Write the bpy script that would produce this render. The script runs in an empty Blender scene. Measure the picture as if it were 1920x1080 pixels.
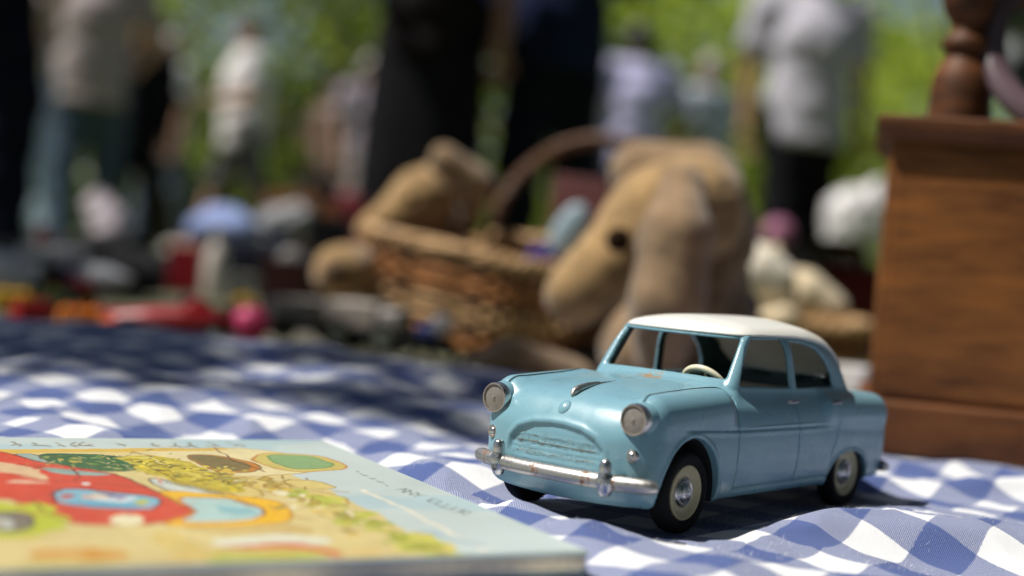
import bpy, bmesh, math, random
import numpy as np
from mathutils import Matrix, Vector

random.seed(7)
RNG = np.random.default_rng(11)
SC = bpy.context.scene
COL = SC.collection

# ------------------------------------------------------------------ camera
F_PX = 2711.05                       # focal length in pixels of a 1920 px wide frame
PITCH, ROLL = math.radians(1.3016), math.radians(4.6027)
CAM_Z = 0.09703
cp, sp, cr, sr = math.cos(PITCH), math.sin(PITCH), math.cos(ROLL), math.sin(ROLL)
W2C = np.array([[cr, -sr, 0], [sr, cr, 0], [0, 0, 1.0]]) @ np.array([[1, 0, 0], [0, -sp, -cp], [0, cp, -sp]])
cam_d = bpy.data.cameras.new("camera")
cam = bpy.data.objects.new("camera", cam_d)
COL.objects.link(cam)
SC.camera = cam
m = Matrix.Identity(4)
for i in range(3):
    m[i][0], m[i][1], m[i][2] = W2C[0][i], -W2C[1][i], -W2C[2][i]
m[2][3] = CAM_Z
cam.matrix_world = m
cam_d.sensor_width = 36.0
cam_d.lens = 36.0 * F_PX / 1920.0
cam_d.clip_start, cam_d.clip_end = 0.02, 400.0
cam_d.dof.use_dof = True
cam_d.dof.focus_distance = 0.550
cam_d.dof.aperture_fstop = 4.0
cam_d.dof.aperture_blades = 0

# ------------------------------------------------------------------ light
SUN_EL, SUN_AZ = math.radians(60), math.radians(189)      # azimuth: angle of the direction to the sun from +X (CCW)
SUN = np.array([math.cos(SUN_EL) * math.cos(SUN_AZ), math.cos(SUN_EL) * math.sin(SUN_AZ), math.sin(SUN_EL)])
world = bpy.data.worlds.new("World")
SC.world = world
world.use_nodes = True
wn = world.node_tree.nodes
wl = world.node_tree.links
sky = wn.new("ShaderNodeTexSky")
sky.sky_type = 'NISHITA'
sky.sun_disc = False
sky.sun_elevation = SUN_EL
sky.sun_rotation = math.pi / 2 - SUN_AZ
wl.new(sky.outputs[0], wn["Background"].inputs[0])
wn["Background"].inputs[1].default_value = 0.054
sl = bpy.data.lights.new("sun", 'SUN')
sl.energy = 5.0
sl.angle = math.radians(0.53)
sl.color = (1.0, 0.965, 0.905)
sun = bpy.data.objects.new("sun", sl)
COL.objects.link(sun)
sun.rotation_euler = Vector(SUN).to_track_quat('Z', 'Y').to_euler()
sun.location = (0, 0, 10)
SC.view_settings.view_transform = 'Standard'
SC.view_settings.look = 'None'
SC.view_settings.gamma = 1.0
SC.view_settings.use_curve_mapping = False
SC.view_settings.exposure = 0.2
SC.render.engine = 'CYCLES'
SC.cycles.use_denoising = True
SC.cycles.max_bounces = 8
SC.cycles.sample_clamp_indirect = 6.0


# ------------------------------------------------------------------ helpers
def at(px, py, d):
    """point of the place seen at photo pixel (px, py), d metres ahead of the camera"""
    q = np.array([(px - 960) / F_PX * d, (py - 540) / F_PX * d, d])
    p = W2C.T @ q
    return np.array([p[0], p[1], p[2] + CAM_Z])


def on_z(px, py, z):
    q = W2C.T @ np.array([(px - 960) / F_PX, (py - 540) / F_PX, 1.0])
    k = (z - CAM_Z) / q[2]
    return np.array([q[0] * k, q[1] * k, z])


def mpp(px, d):
    return px * d / F_PX


def smooth(me):
    me.polygons.foreach_set("use_smooth", np.ones(len(me.polygons), dtype=bool))


def obj(name, verts, faces, material, parent=None, sm=True, loc=None):
    me = bpy.data.meshes.new(name)
    verts = np.asarray(verts, dtype=np.float64)
    if isinstance(faces, np.ndarray):
        faces = faces.astype(np.int32)
        n, k = faces.shape
        me.vertices.add(len(verts))
        me.vertices.foreach_set("co", verts.astype(np.float32).ravel())
        me.loops.add(n * k)
        me.loops.foreach_set("vertex_index", faces.ravel())
        me.polygons.add(n)
        me.polygons.foreach_set("loop_start", np.arange(0, n * k, k, dtype=np.int32))
        try:
            me.polygons.foreach_set("loop_total", np.full(n, k, dtype=np.int32))
        except Exception:
            pass
        me.update(calc_edges=True)
        me.validate()
    else:
        me.from_pydata([tuple(v) for v in verts], [], faces)
        me.update()
    if sm:
        smooth(me)
    o = bpy.data.objects.new(name, me)
    COL.objects.link(o)
    if material is not None:
        me.materials.append(material)
    if parent is not None:
        o.parent = parent
    if loc is not None:
        o.location = loc
    return o


def tag(o, label=None, cat=None, group=None, kind=None):
    if label: o["label"] = label
    if cat: o["category"] = cat
    if group: o["group"] = group
    if kind: o["kind"] = kind
    return o


def thing(name, label, cat, loc=(0, 0, 0), rz=0.0, group=None):
    o = bpy.data.objects.new(name, None)
    o.empty_display_size = 0.02
    COL.objects.link(o)
    o.location = loc
    o.rotation_euler = (0, 0, rz)
    return tag(o, label, cat, group)


class MB:
    """collects simple shapes, then links them as one mesh object"""
    def __init__(s):
        s.v, s.f = [], []

    def add(s, v, f):
        k = len(s.v)
        s.v += [tuple(map(float, q)) for q in v]
        s.f += [tuple(int(i) + k for i in q) for q in f]
        return s

    def box(s, c, size, M=None, bev=0.0):
        x, y, z = [q / 2 for q in size]
        b = bev
        if b <= 0:
            v = [(i * x, j * y, k * z) for i in (-1, 1) for j in (-1, 1) for k in (-1, 1)]
            f = [(0, 1, 3, 2), (4, 6, 7, 5), (0, 4, 5, 1), (2, 3, 7, 6), (0, 2, 6, 4), (1, 5, 7, 3)]
        else:
            bm = bmesh.new()
            bmesh.ops.create_cube(bm, size=1.0)
            for q in bm.verts:
                q.co = Vector((q.co.x * size[0], q.co.y * size[1], q.co.z * size[2]))
            bmesh.ops.bevel(bm, geom=bm.edges[:], offset=b, segments=3, profile=0.6, affect='EDGES')
            bm.verts.index_update()
            v = [tuple(q.co) for q in bm.verts]
            f = [tuple(q.index for q in p.verts) for p in bm.faces]
            bm.free()
        v = np.array(v)
        if M is not None:
            v = v @ np.array(M).T
        return s.add(v + np.array(c), f)

    def tube(s, pts, rad, n=8, closed=False, caps=True, flat=1.0):
        pts = np.asarray(pts, float)
        N = len(pts)
        rad = np.broadcast_to(np.asarray(rad, float), (N,))
        if closed:
            tan = np.roll(pts, -1, 0) - np.roll(pts, 1, 0)
        else:
            tan = np.gradient(pts, axis=0)
        tan /= np.linalg.norm(tan, axis=1)[:, None] + 1e-12
        ref = np.array([0, 0, 1.0]) if abs(tan[0][2]) < .9 else np.array([1.0, 0, 0])
        v = []
        u = np.cross(tan[0], ref); u /= np.linalg.norm(u)
        for i in range(N):
            u = u - tan[i] * (u @ tan[i]); u /= np.linalg.norm(u) + 1e-12
            w = np.cross(tan[i], u)
            for k in range(n):
                a = 2 * math.pi * k / n
                v.append(pts[i] + rad[i] * (math.cos(a) * u + flat * math.sin(a) * w))
        f = []
        for i in range(N if closed else N - 1):
            j = (i + 1) % N
            for k in range(n):
                l = (k + 1) % n
                f.append((i * n + k, i * n + l, j * n + l, j * n + k))
        if caps and not closed:
            f.append(tuple(range(n - 1, -1, -1)))
            f.append(tuple((N - 1) * n + k for k in range(n)))
        return s.add(v, f)

    def lathe(s, prof, axis='z', c=(0, 0, 0), n=32, sign=1):
        v, f = [], []
        for (r, h) in prof:
            for k in range(n):
                a = 2 * math.pi * k / n
                p = (r * math.cos(a), r * math.sin(a), h * sign)
                if axis == 'x': p = (p[2], p[0], p[1])
                if axis == 'y': p = (p[1], p[2], p[0])
                v.append((p[0] + c[0], p[1] + c[1], p[2] + c[2]))
        for i in range(len(prof) - 1):
            for k in range(n):
                l = (k + 1) % n
                q = (i * n + k, i * n + l, (i + 1) * n + l, (i + 1) * n + k)
                f.append(q if sign > 0 else q[::-1])
        return s.add(v, f)

    def blob(s, c, r, n=12, M=None):
        v, f = [], []
        r = np.broadcast_to(np.asarray(r, float), (3,))
        for i in range(n + 1):
            t = math.pi * i / n
            for k in range(2 * n):
                a = math.pi * k / n
                v.append((r[0] * math.sin(t) * math.cos(a), r[1] * math.sin(t) * math.sin(a), r[2] * math.cos(t)))
        for i in range(n):
            for k in range(2 * n):
                l = (k + 1) % (2 * n)
                f.append((i * 2 * n + k, (i + 1) * 2 * n + k, (i + 1) * 2 * n + l, i * 2 * n + l))
        v = np.array(v)
        if M is not None: v = v @ np.array(M).T
        return s.add(v + np.array(c), f)

    def build(s, name, material, parent=None, sm=True):
        o = obj(name, s.v, s.f, material, parent, sm)
        if sm:
            bm = bmesh.new(); bm.from_mesh(o.data)
            bmesh.ops.remove_doubles(bm, verts=bm.verts[:], dist=1e-6)
            bmesh.ops.recalc_face_normals(bm, faces=bm.faces[:])
            for e in bm.edges:
                if len(e.link_faces) == 2 and e.calc_face_angle(0) > 0.7: e.smooth = False
            bm.to_mesh(o.data); bm.free()
        return o


def rotz(a):
    c, s = math.cos(a), math.sin(a)
    return np.array([[c, -s, 0], [s, c, 0], [0, 0, 1.0]])


def rotx(a):
    c, s = math.cos(a), math.sin(a)
    return np.array([[1.0, 0, 0], [0, c, -s], [0, s, c]])


def roty(a):
    c, s = math.cos(a), math.sin(a)
    return np.array([[c, 0, s], [0, 1.0, 0], [-s, 0, c]])


# ---- signed distance modelling
def smax(a, b, k):
    h = np.maximum(k - np.abs(a - b), 0) / k
    return np.maximum(a, b) + h * h * k * 0.25


def smin(a, b, k):
    return -smax(-a, -b, k)


def rcone(x, y, z, a, b, ra, rb):
    a = np.asarray(a, float); b = np.asarray(b, float)
    ab = b - a
    L = ab @ ab + 1e-12
    t = np.clip(((x - a[0]) * ab[0] + (y - a[1]) * ab[1] + (z - a[2]) * ab[2]) / L, 0, 1)
    return np.sqrt((x - a[0] - t * ab[0]) ** 2 + (y - a[1] - t * ab[1]) ** 2 + (z - a[2] - t * ab[2]) ** 2) - (ra + (rb - ra) * t)


def seg2(x, z, pts):
    d = None
    for (a, b) in zip(pts[:-1], pts[1:]):
        ax, az = a; bx, bz = b
        L = (bx - ax) ** 2 + (bz - az) ** 2
        t = np.clip(((x - ax) * (bx - ax) + (z - az) * (bz - az)) / L, 0, 1)
        e = np.hypot(x - ax - t * (bx - ax), z - az - t * (bz - az))
        d = e if d is None else np.minimum(d, e)
    return d


def poly2(x, z, pts):
    d = seg2(x, z, list(pts) + [pts[0]])
    ins = np.zeros(np.broadcast(x, z).shape, bool)
    n = len(pts)
    for i in range(n):
        ax, az = pts[i]; bx, bz = pts[(i + 1) % n]
        c = ((az > z) != (bz > z))
        if bz != az:
            ins ^= c & (x < (bx - ax) * (z - az) / (bz - az) + ax)
    return np.where(ins, -d, d)


def sdf_mesh(F, lo, hi, h, newton=3):
    lo = np.asarray(lo, float); hi = np.asarray(hi, float)
    n = np.ceil((hi - lo) / h).astype(int) + 1
    ax = [(lo[i] + h * np.arange(n[i])).astype(np.float32) for i in range(3)]
    V = np.empty(tuple(n), np.float32)
    step = max(1, int(4e5 / (n[1] * n[2])))
    for i in range(0, n[0], step):
        x, y, z = np.meshgrid(ax[0][i:i + step], ax[1], ax[2], indexing='ij')
        V[i:i + step] = F(x, y, z)
    S = V < 0
    cnt = np.zeros(tuple(n - 1), np.int8)
    for a in (0, 1):
        for b in (0, 1):
            for c in (0, 1):
                cnt += S[a:n[0] - 1 + a, b:n[1] - 1 + b, c:n[2] - 1 + c]
    act = (cnt > 0) & (cnt < 8)
    idx = np.full(tuple(n - 1), -1, np.int32)
    ii = np.argwhere(act)
    idx[act] = np.arange(len(ii))
    P = np.zeros((len(ii), 3)); C = np.zeros(len(ii))
    offs = [(a, b, c) for a in (0, 1) for b in (0, 1) for c in (0, 1)]
    for o in offs:
        for k in range(3):
            if o[k] == 0:
                o2 = list(o); o2[k] = 1
                v0 = V[ii[:, 0] + o[0], ii[:, 1] + o[1], ii[:, 2] + o[2]]
                v1 = V[ii[:, 0] + o2[0], ii[:, 1] + o2[1], ii[:, 2] + o2[2]]
                c = (v0 < 0) != (v1 < 0)
                t = np.where(c, v0 / np.where(c, v0 - v1, 1), 0)
                q = ii + np.array(o, float); q = q.astype(float); q[:, k] += t
                P[c] += q[c]; C[c] += 1
    P = lo + h * (P / np.maximum(C, 1)[:, None])
    faces = []
    for k in range(3):
        a, b = [(1, 2), (2, 0), (0, 1)][k]
        sl0 = [slice(None)] * 3; sl1 = [slice(None)] * 3
        sl0[k] = slice(0, n[k] - 1); sl1[k] = slice(1, n[k])
        s0, s1 = S[tuple(sl0)], S[tuple(sl1)]
        e = np.argwhere(s0 != s1)
        e = e[(e[:, a] > 0) & (e[:, b] > 0) & (e[:, a] < n[a] - 1) & (e[:, b] < n[b] - 1)]
        if not len(e): continue
        q = []
        for da, db in ((-1, -1), (0, -1), (0, 0), (-1, 0)):
            g = e.copy(); g[:, a] += da; g[:, b] += db
            q.append(idx[g[:, 0], g[:, 1], g[:, 2]])
        q = np.stack(q, 1)
        fl = s0[e[:, 0], e[:, 1], e[:, 2]]
        q[~fl] = q[~fl][:, ::-1]
        faces.append(q)
    Fc = np.concatenate(faces)
    Fc = Fc[(Fc >= 0).all(1)]
    e = h * 0.25
    for _ in range(newton):
        x, y, z = P.T
        f0 = F(x, y, z)
        g = np.stack([F(x + e, y, z) - F(x - e, y, z), F(x, y + e, z) - F(x, y - e, z), F(x, y, z + e) - F(x, y, z - e)], 1) / (2 * e)
        g2 = np.maximum((g * g).sum(1), 0.15)
        stp = -(f0 / g2)[:, None] * g
        L = np.linalg.norm(stp, axis=1)
        stp *= np.minimum(1, 0.6 * h / (L + 1e-9))[:, None]
        P = P + stp
    return P, Fc


# ---- 2-D value noise
_LAT = RNG.random((256, 256))


def vnoise(x, y):
    x = np.asarray(x, float); y = np.asarray(y, float)
    i = np.floor(x).astype(int); j = np.floor(y).astype(int)
    u = x - i; v = y - j
    u = u * u * u * (u * (u * 6 - 15) + 10); v = v * v * v * (v * (v * 6 - 15) + 10)
    L = lambda a, b: _LAT[a & 255, b & 255]
    return (L(i, j) * (1 - u) + L(i + 1, j) * u) * (1 - v) + (L(i, j + 1) * (1 - u) + L(i + 1, j + 1) * u) * v


def fbm(x, y, o=3):
    s = 0; a = 0.5
    for k in range(o):
        s = s + a * vnoise(x * 2 ** k + 17 * k, y * 2 ** k + 31 * k); a *= 0.5
    return s


def sstep(a, b, x):
    t = np.clip((x - a) / (b - a), 0, 1)
    return t * t * (3 - 2 * t)


# ------------------------------------------------------------------ materials
def srgb(r, g, b):
    f = lambda c: (c / 255 / 12.92) if c / 255 <= 0.04045 else ((c / 255 + 0.055) / 1.055) ** 2.4
    return (f(r), f(g), f(b))


MATS = {}


def mat(name, color, rough=0.6, metal=0.0, var=0.12, scale=40.0, bump=0.0, bump_scale=200.0, coat=0.0, spec=0.5, trans=0.0, sheen=0.0):
    if name in MATS: return MATS[name]
    M = bpy.data.materials.new(name); M.use_nodes = True
    nt = M.node_tree; b = nt.nodes["Principled BSDF"]
    b.inputs["Roughness"].default_value = rough
    b.inputs["Metallic"].default_value = metal
    b.inputs["Specular IOR Level"].default_value = spec
    b.inputs["Coat Weight"].default_value = coat
    if sheen: b.inputs["Sheen Weight"].default_value = sheen
    tc = nt.nodes.new("ShaderNodeTexCoord")
    nz = nt.nodes.new("ShaderNodeTexNoise"); nz.inputs["Scale"].default_value = scale; nz.inputs["Detail"].default_value = 5
    nt.links.new(tc.outputs["Object"], nz.inputs["Vector"])
    rp = nt.nodes.new("ShaderNodeValToRGB")
    c = np.array(color)
    rp.color_ramp.elements[0].position = 0.3; rp.color_ramp.elements[1].position = 0.7
    rp.color_ramp.elements[0].color = (*np.clip(c * (1 - var), 0, 1), 1)
    rp.color_ramp.elements[1].color = (*np.clip(c * (1 + var), 0, 1), 1)
    nt.links.new(nz.outputs[0], rp.inputs[0])
    nt.links.new(rp.outputs[0], b.inputs["Base Color"])
    if bump:
        n2 = nt.nodes.new("ShaderNodeTexNoise"); n2.inputs["Scale"].default_value = bump_scale; n2.inputs["Detail"].default_value = 4
        nt.links.new(tc.outputs["Object"], n2.inputs["Vector"])
        bp = nt.nodes.new("ShaderNodeBump"); bp.inputs["Strength"].default_value = bump; bp.inputs["Distance"].default_value = 0.5 / bump_scale
        nt.links.new(n2.outputs[0], bp.inputs["Height"]); nt.links.new(bp.outputs[0], b.inputs["Normal"])
    MATS[name] = M
    return M


class NG:
    """small node-graph builder"""
    def __init__(s, name):
        s.m = bpy.data.materials.new(name); s.m.use_nodes = True
        s.nt = s.m.node_tree; s.b = s.nt.nodes["Principled BSDF"]

    def put(s, node, i, val):
        if isinstance(val, bpy.types.NodeSocket): s.nt.links.new(val, node.inputs[i])
        elif val is not None: node.inputs[i].default_value = val

    def math(s, op, a, b=None, c=None, clamp=False):
        n = s.nt.nodes.new("ShaderNodeMath"); n.operation = op; n.use_clamp = clamp
        for i, q in enumerate((a, b, c)): s.put(n, i, q)
        return n.outputs[0]

    def noise(s, vec, scale, detail=4, rough=0.5, w=None):
        n = s.nt.nodes.new("ShaderNodeTexNoise"); n.inputs["Scale"].default_value = scale
        n.inputs["Detail"].default_value = detail; n.inputs["Roughness"].default_value = rough
        s.nt.links.new(vec, n.inputs["Vector"]); return n.outputs[0]

    def mix(s, f, a, b, blend='MIX'):
        n = s.nt.nodes.new("ShaderNodeMix"); n.data_type = 'RGBA'; n.blend_type = blend
        s.put(n, 0, f)
        for i, q in ((6, a), (7, b)):
            if isinstance(q, tuple): q = (*q, 1.0) if len(q) == 3 else q
            s.put(n, i, q)
        return n.outputs[2]

    def mapr(s, v, a, b, c=0.0, d=1.0, smooth=False):
        n = s.nt.nodes.new("ShaderNodeMapRange"); n.clamp = True
        if smooth: n.interpolation_type = 'SMOOTHSTEP'
        for i, q in enumerate((v, a, b, c, d)): s.put(n, i, q)
        return n.outputs[0]

    def coord(s, which="Object"):
        return s.nt.nodes.new("ShaderNodeTexCoord").outputs[which]

    def mapping(s, vec, scale=(1, 1, 1), rot=(0, 0, 0), loc=(0, 0, 0)):
        n = s.nt.nodes.new("ShaderNodeMapping")
        s.nt.links.new(vec, n.inputs[0]); n.inputs[1].default_value = loc; n.inputs[2].default_value = rot; n.inputs[3].default_value = scale
        return n.outputs[0]

    def sep(s, vec):
        n = s.nt.nodes.new("ShaderNodeSeparateXYZ"); s.nt.links.new(vec, n.inputs[0]); return n.outputs

    def bump(s, h, strength, dist):
        n = s.nt.nodes.new("ShaderNodeBump"); n.inputs["Strength"].default_value = strength; n.inputs["Distance"].default_value = dist
        s.nt.links.new(h, n.inputs["Height"]); s.nt.links.new(n.outputs[0], s.b.inputs["Normal"])

    def set(s, k, v):
        if isinstance(v, bpy.types.NodeSocket): s.nt.links.new(v, s.b.inputs[k])
        else:
            if isinstance(v, tuple) and len(v) == 3: v = (*v, 1)
            s.b.inputs[k].default_value = v


def m_paint():
    g = NG("worn_blue_paint")
    v = g.coord()
    base = g.mix(g.noise(v, 14, 3), (0.175, 0.345, 0.415), (0.195, 0.372, 0.443))
    base = g.mix(g.math('MULTIPLY', g.mapr(g.noise(g.mapping(v, (1, 1, 3)), 260, 6, .7), .56, .72), .35), base, (0.11, 0.23, 0.26))
    dust = g.math('MULTIPLY', g.mapr(g.noise(v, 55, 6, .7), .50, .78), .09)
    base = g.mix(dust, base, (0.42, 0.44, 0.40))
    scr = g.mapr(g.noise(g.mapping(v, (60, 700, 700), (0, .3, .5)), 1.0, 2), .70, .74)
    base = g.mix(g.math('MULTIPLY', scr, .35), base, (0.34, 0.46, 0.48))
    # bare rubbed and rusty chips
    chips = g.mapr(g.noise(v, 420, 5, .6), .715, .735)
    base = g.mix(chips, base, (0.30, 0.19, 0.08))
    # a worn rusty patch on the cowl
    x, y, z = g.sep(v)
    q = g.math('ADD', g.math('POWER', g.math('DIVIDE', g.math('SUBTRACT', x, .0435), .007), 2.0), g.math('POWER', g.math('DIVIDE', g.math('SUBTRACT', y, .002), .009), 2.0))
    near = g.mapr(q, 1.0, .0)
    rust = g.mapr(g.math('ADD', g.noise(v, 330, 6, .7), g.math('MULTIPLY', near, .22)), .63, .70)
    rust = g.math('MULTIPLY', rust, g.mapr(near, .02, .25))
    base = g.mix(rust, base, (0.38, 0.20, 0.06))
    g.set("Base Color", base)
    g.set("Roughness", g.mapr(g.noise(v, 120, 5), .35, .75, .26, .42))
    g.set("Coat Weight", 0.25); g.set("Coat Roughness", 0.12)
    g.set("Specular IOR Level", 0.5)
    g.bump(g.noise(v, 900, 3), .05, .0003)
    return g.m


def m_chrome(name, rusty=0.5, dull=0.25, tint=(0.62, 0.60, 0.57)):
    g = NG(name); v = g.coord()
    n = g.noise(v, 700, 6, .65)
    spots = g.mapr(n, .60, .70)
    col = g.mix(g.math('MULTIPLY', spots, .75), tint, (0.20, 0.17, 0.14))
    r = g.mapr(g.math('ADD', g.math('MULTIPLY', g.noise(v, 75, 3), 1.0), g.math('MULTIPLY', g.noise(v, 900, 4), .3)), .84 - .1 * rusty, .92 - .1 * rusty)
    if rusty > .5:      # rust gathered round the joints of the blade
        x, y, z = g.sep(v)
        for y0, wd in ((.0165, .0055), (.0283, .0022), (-.0325, .0015)):
            q = g.mapr(g.math('ABSOLUTE', g.math('SUBTRACT', y, y0)), wd, 0.0)
            r = g.math('MAXIMUM', r, g.mapr(g.math('ADD', g.math('MULTIPLY', q, .30), g.noise(v, 480, 6, .7)), .70, .80))
    col = g.mix(r, col, (0.24, 0.10, 0.045))
    g.set("Base Color", col)
    g.set("Metallic", g.math('SUBTRACT', 1.0, g.math('MULTIPLY', r, .85)))
    g.set("Roughness", g.mapr(n, .35, .75, dull, dull + .25))
    g.bump(n, .12, .0004)
    return g.m


def m_gingham():
    g = NG("gingham_cotton")
    uv = g.coord("UV")
    wob = g.noise(uv, 18, 2)
    u, v, _ = g.sep(uv)
    u = g.math('ADD', u, g.math('MULTIPLY', g.math('SUBTRACT', wob, .5), .004))
    P = 0.039
    def stripe(c):
        t = g.math('FRACT', g.math('DIVIDE', c, P))
        t = g.math('ABSOLUTE', g.math('SUBTRACT', t, .5))
        t = g.math('ADD', t, g.math('MULTIPLY', g.math('SUBTRACT', g.noise(uv, 900, 2), .5), .025))
        return g.mapr(t, .243, .257)
    su, sv = stripe(u), stripe(v)
    k = 2 * math.pi / .00115
    tw = g.math('SINE', g.math('ADD', g.math('MULTIPLY', u, k), g.math('MULTIPLY', v, k)))
    tw = g.mapr(tw, -.5, .5)
    tw = g.mix(.35, tw, g.mapr(g.noise(uv, 1500, 2), .35, .65))
    blue = g.mix(g.noise(uv, 60, 3), (0.016, 0.046, 0.20), (0.026, 0.072, 0.27))
    white = (0.74, 0.74, 0.75)
    both = g.math('MULTIPLY', su, sv)
    one = g.math('SUBTRACT', g.math('ADD', su, sv), g.math('MULTIPLY', both, 2.0))
    amt = g.math('ADD', g.math('MULTIPLY', one, g.mapr(tw, 0, 1, .46, .93)), g.math('MULTIPLY', both, g.mapr(tw, 0, 1, .84, 1.0)))
    col = g.mix(amt, white, blue)
    g.set("Base Color", col)
    g.set("Roughness", .92); g.set("Specular IOR Level", .15)
    g.set("Sheen Weight", .12)
    h = g.math('ADD', g.math('MULTIPLY', tw, .5), g.noise(uv, 700, 4))
    g.bump(h, .5, .0005)
    return g.m


def m_wood(name, dark, light, axis_scale=(3, 3, 60), rough=.38):
    g = NG(name); v = g.coord()
    w = g.noise(g.mapping(v, axis_scale), 1.0, 6, .6)
    f = g.noise(g.mapping(v, tuple(6 * q for q in axis_scale)), 1.0, 4, .6)
    t = g.mapr(g.math('ADD', w, g.math('MULTIPLY', f, .35)), .48, .86)
    g.set("Base Color", g.mix(t, dark, light))
    g.set("Roughness", rough); g.set("Specular IOR Level", .3)
    g.bump(f, .15, .0006)
    return g.m


def m_leaf(name, c1, c2, trans=(0.30, 0.42, 0.03), tw=.45):
    M = bpy.data.materials.new(name); M.use_nodes = True
    nt = M.node_tree; b = nt.nodes["Principled BSDF"]; out = nt.nodes["Material Output"]
    gi = nt.nodes.new("ShaderNodeNewGeometry")
    rp = nt.nodes.new("ShaderNodeValToRGB")
    rp.color_ramp.elements[0].color = (*c1, 1); rp.color_ramp.elements[1].color = (*c2, 1)
    nt.links.new(gi.outputs["Random Per Island"], rp.inputs[0])
    nt.links.new(rp.outputs[0], b.inputs["Base Color"]); b.inputs["Roughness"].default_value = .5
    tr = nt.nodes.new("ShaderNodeBsdfTranslucent"); tr.inputs[0].default_value = (*trans, 1)
    mx = nt.nodes.new("ShaderNodeMixShader"); mx.inputs[0].default_value = tw
    nt.links.new(b.outputs[0], mx.inputs[1]); nt.links.new(tr.outputs[0], mx.inputs[2]); nt.links.new(mx.outputs[0], out.inputs[0])
    return M


def m_attr(name, attr, rough=.35):
    g = NG(name)
    a = g.nt.nodes.new("ShaderNodeAttribute"); a.attribute_name = attr
    v = g.coord()
    col = g.mix(g.math('MULTIPLY', g.mapr(g.noise(v, 300, 5), .4, .75), .12), a.outputs[0], (0.45, 0.38, 0.25))
    g.set("Base Color", col); g.set("Roughness", rough); g.set("Specular IOR Level", .35)
    return g.m


def m_ground():
    g = NG("trodden_earth_and_grass"); v = g.coord()
    n = g.noise(v, .35, 5, .6); f = g.noise(v, 9, 5, .6)
    a = g.mix(f, (0.045, 0.038, 0.028), (0.16, 0.14, 0.105))
    b = g.mix(f, (0.05, 0.075, 0.015), (0.13, 0.17, 0.035))
    g.set("Base Color", g.mix(g.mapr(n, .40, .55), a, b)); g.set("Roughness", .95)
    g.bump(f, .6, .02)
    return g.m


PAINT = m_paint()
CHROME = m_chrome("pitted_chrome", .55, .33, (0.50, 0.48, 0.45))
CHROME_BRIGHT = m_chrome("bright_chrome", -3, .20, (0.52, 0.52, 0.52))
CHROME_DARK = m_chrome("dark_chrome", -3, .32, (0.30, 0.30, 0.32))
WHITE_PAINT = mat("cream_white_paint", (0.82, 0.80, 0.73), .30, var=.03, scale=60, coat=.2)
RUBBER = mat("black_rubber", (0.009, 0.009, 0.010), .8, var=.3, bump=.2, bump_scale=900, spec=.2)
CREAM = mat("cream_plastic", (0.50, 0.44, 0.27), .42, var=.05, scale=90)
IVORY = mat("ivory_plastic", (0.78, 0.72, 0.52), .35, var=.04)
LENS = mat("grey_lens", (0.22, 0.20, 0.175), .28, var=.12, scale=500, coat=.15)
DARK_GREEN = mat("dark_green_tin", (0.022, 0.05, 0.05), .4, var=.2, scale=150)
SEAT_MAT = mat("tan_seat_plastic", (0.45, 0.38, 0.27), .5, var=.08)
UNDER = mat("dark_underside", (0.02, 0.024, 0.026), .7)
FLAKE = mat("worn_grille_flakes", (0.21, 0.19, 0.12), .5, var=.5, scale=900)
GROOVE_MAT = mat("dark_grille_scratches", (0.04, 0.055, 0.06), .6, var=.4, scale=900)
GINGHAM = m_gingham()

# ------------------------------------------------------------------ ground and tablecloth
GZ = -0.003


def ground_z(x, y):
    return GZ - .09 * sstep(2.6, 6.0, y) + .03 * (fbm(np.asarray(x) * .8, np.asarray(y) * .8) - .45) * sstep(3.0, 6.0, np.hypot(x, y))

yy, xx = np.meshgrid(np.concatenate([np.linspace(-6, 6, 40), np.geomspace(6.5, 300, 40)]),
                     np.concatenate([-np.geomspace(300, 6.5, 30), np.linspace(-6, 6, 40), np.geomspace(6.5, 300, 30)]), indexing='ij')
zz = ground_z(xx, yy) - .006
n0, n1 = xx.shape
ids = np.arange(n0 * n1).reshape(n0, n1)
quad = lambda q: np.stack([q[:-1, :-1], q[:-1, 1:], q[1:, 1:], q[1:, :-1]], -1).reshape(-1, 4)
ground = obj("ground", np.stack([xx.ravel(), yy.ravel(), zz.ravel()], 1), quad(ids), m_ground())
tag(ground, "trodden dirt and thin grass of the flea market ground", kind="structure")

CAR_X, CAR_Y, CAR_YAW = 0.0830, 0.6040, math.radians(-129.523)
_fw = np.array([math.cos(CAR_YAW), math.sin(CAR_YAW)]); _lf = np.array([-_fw[1], _fw[0]])
BK_A = np.array([-0.0778, 0.6375]); BK_B = np.array([0.0310, 0.4395])
_bt = (BK_B - BK_A) / np.linalg.norm(BK_B - BK_A); _bs = np.array([_bt[1], -_bt[0]])
if _bs[0] > 0: _bs = -_bs
BK_L = float(np.linalg.norm(BK_B - BK_A)); BK_W = 0.262


def rect_mask(x, y, o, a, b, a0, a1, b0, b1, fe):
    p = (x - o[0]) * a[0] + (y - o[1]) * a[1]; q = (x - o[0]) * b[0] + (y - o[1]) * b[1]
    d = np.hypot(np.maximum(np.maximum(a0 - p, p - a1), 0), np.maximum(np.maximum(b0 - q, q - b1), 0))
    return 1 - sstep(0, fe, d)


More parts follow.
